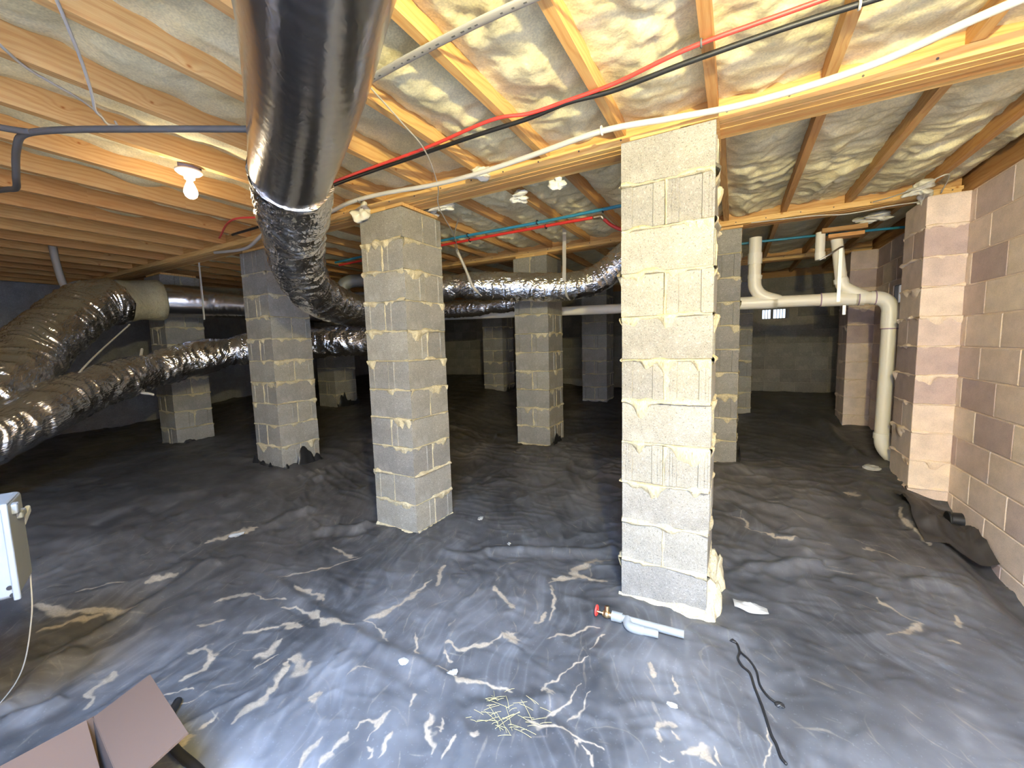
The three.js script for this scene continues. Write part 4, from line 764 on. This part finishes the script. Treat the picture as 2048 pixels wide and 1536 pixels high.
{ // black cord on the sheet
  const t = thing('thin_rope', 'thin black cord with a loose forked end lying on the blue-lit sheet', 'rope');
  mesh('main_strand', tube(CORD1.map(([x, z]) => onFloor(x, z, 0.004)), 0.0048, 160, 7), M.black, t);
  mesh('side_strand', tube(CORD2.map(([x, z]) => onFloor(x, z, 0.004)), 0.0042, 100, 7), M.black, t);
  mesh('knot', lump(0.010, 3, 0.6, 1.3, 0.6, 1).translate(...onFloor(0.172, -1.613, 0.006)), M.black, t); mesh('knot', lump(0.009, 6, 0.6, 1.4, 0.6, 1).translate(...onFloor(0.024, -1.898, 0.006)), M.black, t);
}
{ // valve with plastic pipe
  const t = thing('valve_assembly', 'grey plastic pipe with brass valve and red handwheel lying by the bright pier', 'valve', [0, 0, 0]);
  const y0 = Math.max(ground(-0.4, -1.78), ground(-0.2, -1.79), ground(-0.5, -1.78)) + 0.017;
  mesh('pipe', merge([rod([-0.445, y0, -1.785], [-0.165, y0, -1.80], 0.0165, 22)]), M.pvcGrey, t);
  mesh('coupling', rod([-0.478, y0, -1.783], [-0.43, y0, -1.786], 0.022, 22), M.pvcGrey, t);
  mesh('branch_pipe', merge([rod([-0.335, y0, -1.742], [-0.265, y0, -1.752], 0.0165, 22)]), M.pvcGrey, t);
  mesh('elbow', tube([[-0.405, y0, -1.785], [-0.398, y0, -1.757], [-0.378, y0, -1.742], [-0.335, y0, -1.742]], 0.020, 24, 18), M.pvcGrey, t);
  mesh('pipe_mouth', rod([-0.2648, y0, -1.752], [-0.2640, y0, -1.752], 0.011, 18), M.inkless, t);
  mesh('valve_body', merge([rod([-0.52, y0, -1.782], [-0.478, y0, -1.783], 0.013, 14), rod([-0.50, y0 - 0.005, -1.782], [-0.503, y0 + 0.035, -1.792], 0.011, 14), new THREE.SphereGeometry(0.018, 14, 10).translate(-0.503, y0, -1.782)]), M.brass, t);
  mesh('valve_stem', rod([-0.52, y0, -1.782], [-0.548, y0 + 0.002, -1.780], 0.005, 10), M.brass, t);
  const wh = new THREE.TorusGeometry(0.021, 0.005, 8, 22); const sp = [0, 1, 2].map((k) => new THREE.BoxGeometry(0.04, 0.005, 0.004).rotateZ(k * Math.PI / 3));
  const hw = mesh('handwheel', merge([wh, ...sp]).rotateY(Math.PI / 2), M.red, t); hw.position.set(-0.55, y0 + 0.006, -1.78);
}
cable('black_hose', [[-1.78, -0.60], [-1.70, -0.53], [-1.58, -0.51], [-1.42, -0.51], [-1.25, -0.50]].map(([x, z]) => onFloor(x, z, 0.016)), 0.014, M.black, 'short length of black hose on the sheet beside the open carton', 'hose', 40);
{ // white scrap of foam sheet
  const g = grid(24, 14, (u, v) => { const a = (u - 0.5) * 0.15, b = (v - 0.5) * 0.095 * (0.55 + 0.45 * Math.sin(Math.PI * clamp(u * 0.8 + 0.2))), x = 0.098 + a * 0.97 + b * 0.1, z = -2.175 + b - a * 0.06; return [x, ground(x, z) + 0.004 + 0.022 * Math.sin(Math.PI * u) * Math.sin(Math.PI * v) * (0.6 + 0.8 * fbm(u * 6, v * 5, 301, 3)), z, u, v]; });
  const f2 = M.foam.clone(); f2.side = THREE.DoubleSide; single('foam_scrap', g, f2, 'white crumpled scrap lying on the sheet right of the bright pier foot', 'scrap');
}
[[-1.185, -1.146, 'white flake by the sheet seam, bottom centre, the left one of two', 0.017], [-0.967, -1.191, 'white flake by the sheet seam, bottom centre, the right one of two', 0.017], [-1.296, -2.257, 'small white crumb behind the creased sheet, right of the bluish-footed pier', 0.012], [-0.168, -1.436, 'small white crumb on the blue-lit sheet in front of the grey pipe', 0.013], [-2.983, -1.424, 'pale lump of debris on the dark sheet left of the bluish-footed pier', 0.03], [-1.651, -2.449, 'tan crumb on the sheet close right of the bluish-footed pier', 0.022], [0.99, -4.21, 'white rag by the foot of the vertical drain pipe', 0.05]].forEach(([x, z, label, r], i) => {
  const m = single('debris_scrap', lump(r, 400 + i, 0.7, 1.3, 0.45, 0.9), M.foam, label, 'scrap'); m.position.set(x, ground(x, z) + r * 0.2, z); m.rotation.y = i;
});
{ // straw
  const r = rng(909), list = [];
  for (let k = 0; k < 60; k++) { const cx = -0.68 + 0.15 * (r() - 0.5) * (1 + r()), cz = -1.13 + 0.09 * (r() - 0.5) * (1 + r()), a = -0.5 + 0.55 * (r() - 0.5) * 2 + (r() < 0.3 ? 1 : 0), l = 0.02 + 0.09 * r() * r(), dx = Math.cos(a) * l / 2, dz = Math.sin(a) * l / 2; const A = onFloor(cx - dx, cz - dz, 0.003 + 0.008 * r()), B = onFloor(cx + dx, cz + dz, 0.003 + 0.008 * r()), C = [(A[0] + B[0]) / 2 + 0.006 * (r() - 0.5), (A[1] + B[1]) / 2 + 0.008 * r(), (A[2] + B[2]) / 2]; list.push(new THREE.TubeGeometry(new THREE.QuadraticBezierCurve3(V(A), V(C), V(B)), 4, 0.0007, 5, false)); }
  const s = single('dry_straw', merge(list), M.straw, 'loose dry straw scattered on the sheet at the bottom centre', 'straw'); s.userData.kind = 'stuff';
}
{ // dark things at the right wall
  const t = thing('rubber_stopper', 'black rubber stopper at the foot of the right wall beside the nearest pilaster', 'stopper', [1.335, 0.075, -3.66]);
  mesh('cap_body', new THREE.CylinderGeometry(0.045, 0.05, 0.07, 24).rotateZ(Math.PI / 2).translate(-0.03, 0, 0), M.black, t); mesh('cap_rim', new THREE.TorusGeometry(0.047, 0.008, 8, 24).rotateY(Math.PI / 2).translate(-0.06, 0, 0), M.black, t);
  const g = grid(40, 30, (u, v) => { const x = lerp(1.02, 1.33, u) + 0.03 * (fbm(v * 4, 2, 311, 2) - 0.5), z = lerp(-3.78, -3.18, v); return [x, ground(x, z) + 0.015 + 0.09 * u * u * sst(0.3, 0.6, v) * (0.5 + 0.8 * fbm(u * 3, v * 4, 313, 2)) + 0.05 * ridge(fbm(u * 4, v * 5, 317, 2)) * Math.sin(Math.PI * v), z, x, z]; });
  const m = M.blackPlastic.clone(); m.color = rgb(0.03, 0.026, 0.023); m.roughness = 0.6; single('rumpled_tarp', g, m, 'rumpled dark sheet flap bunched at the right wall in front of the nearest pilaster', 'tarp');
}
renderer.render(scene, camera);
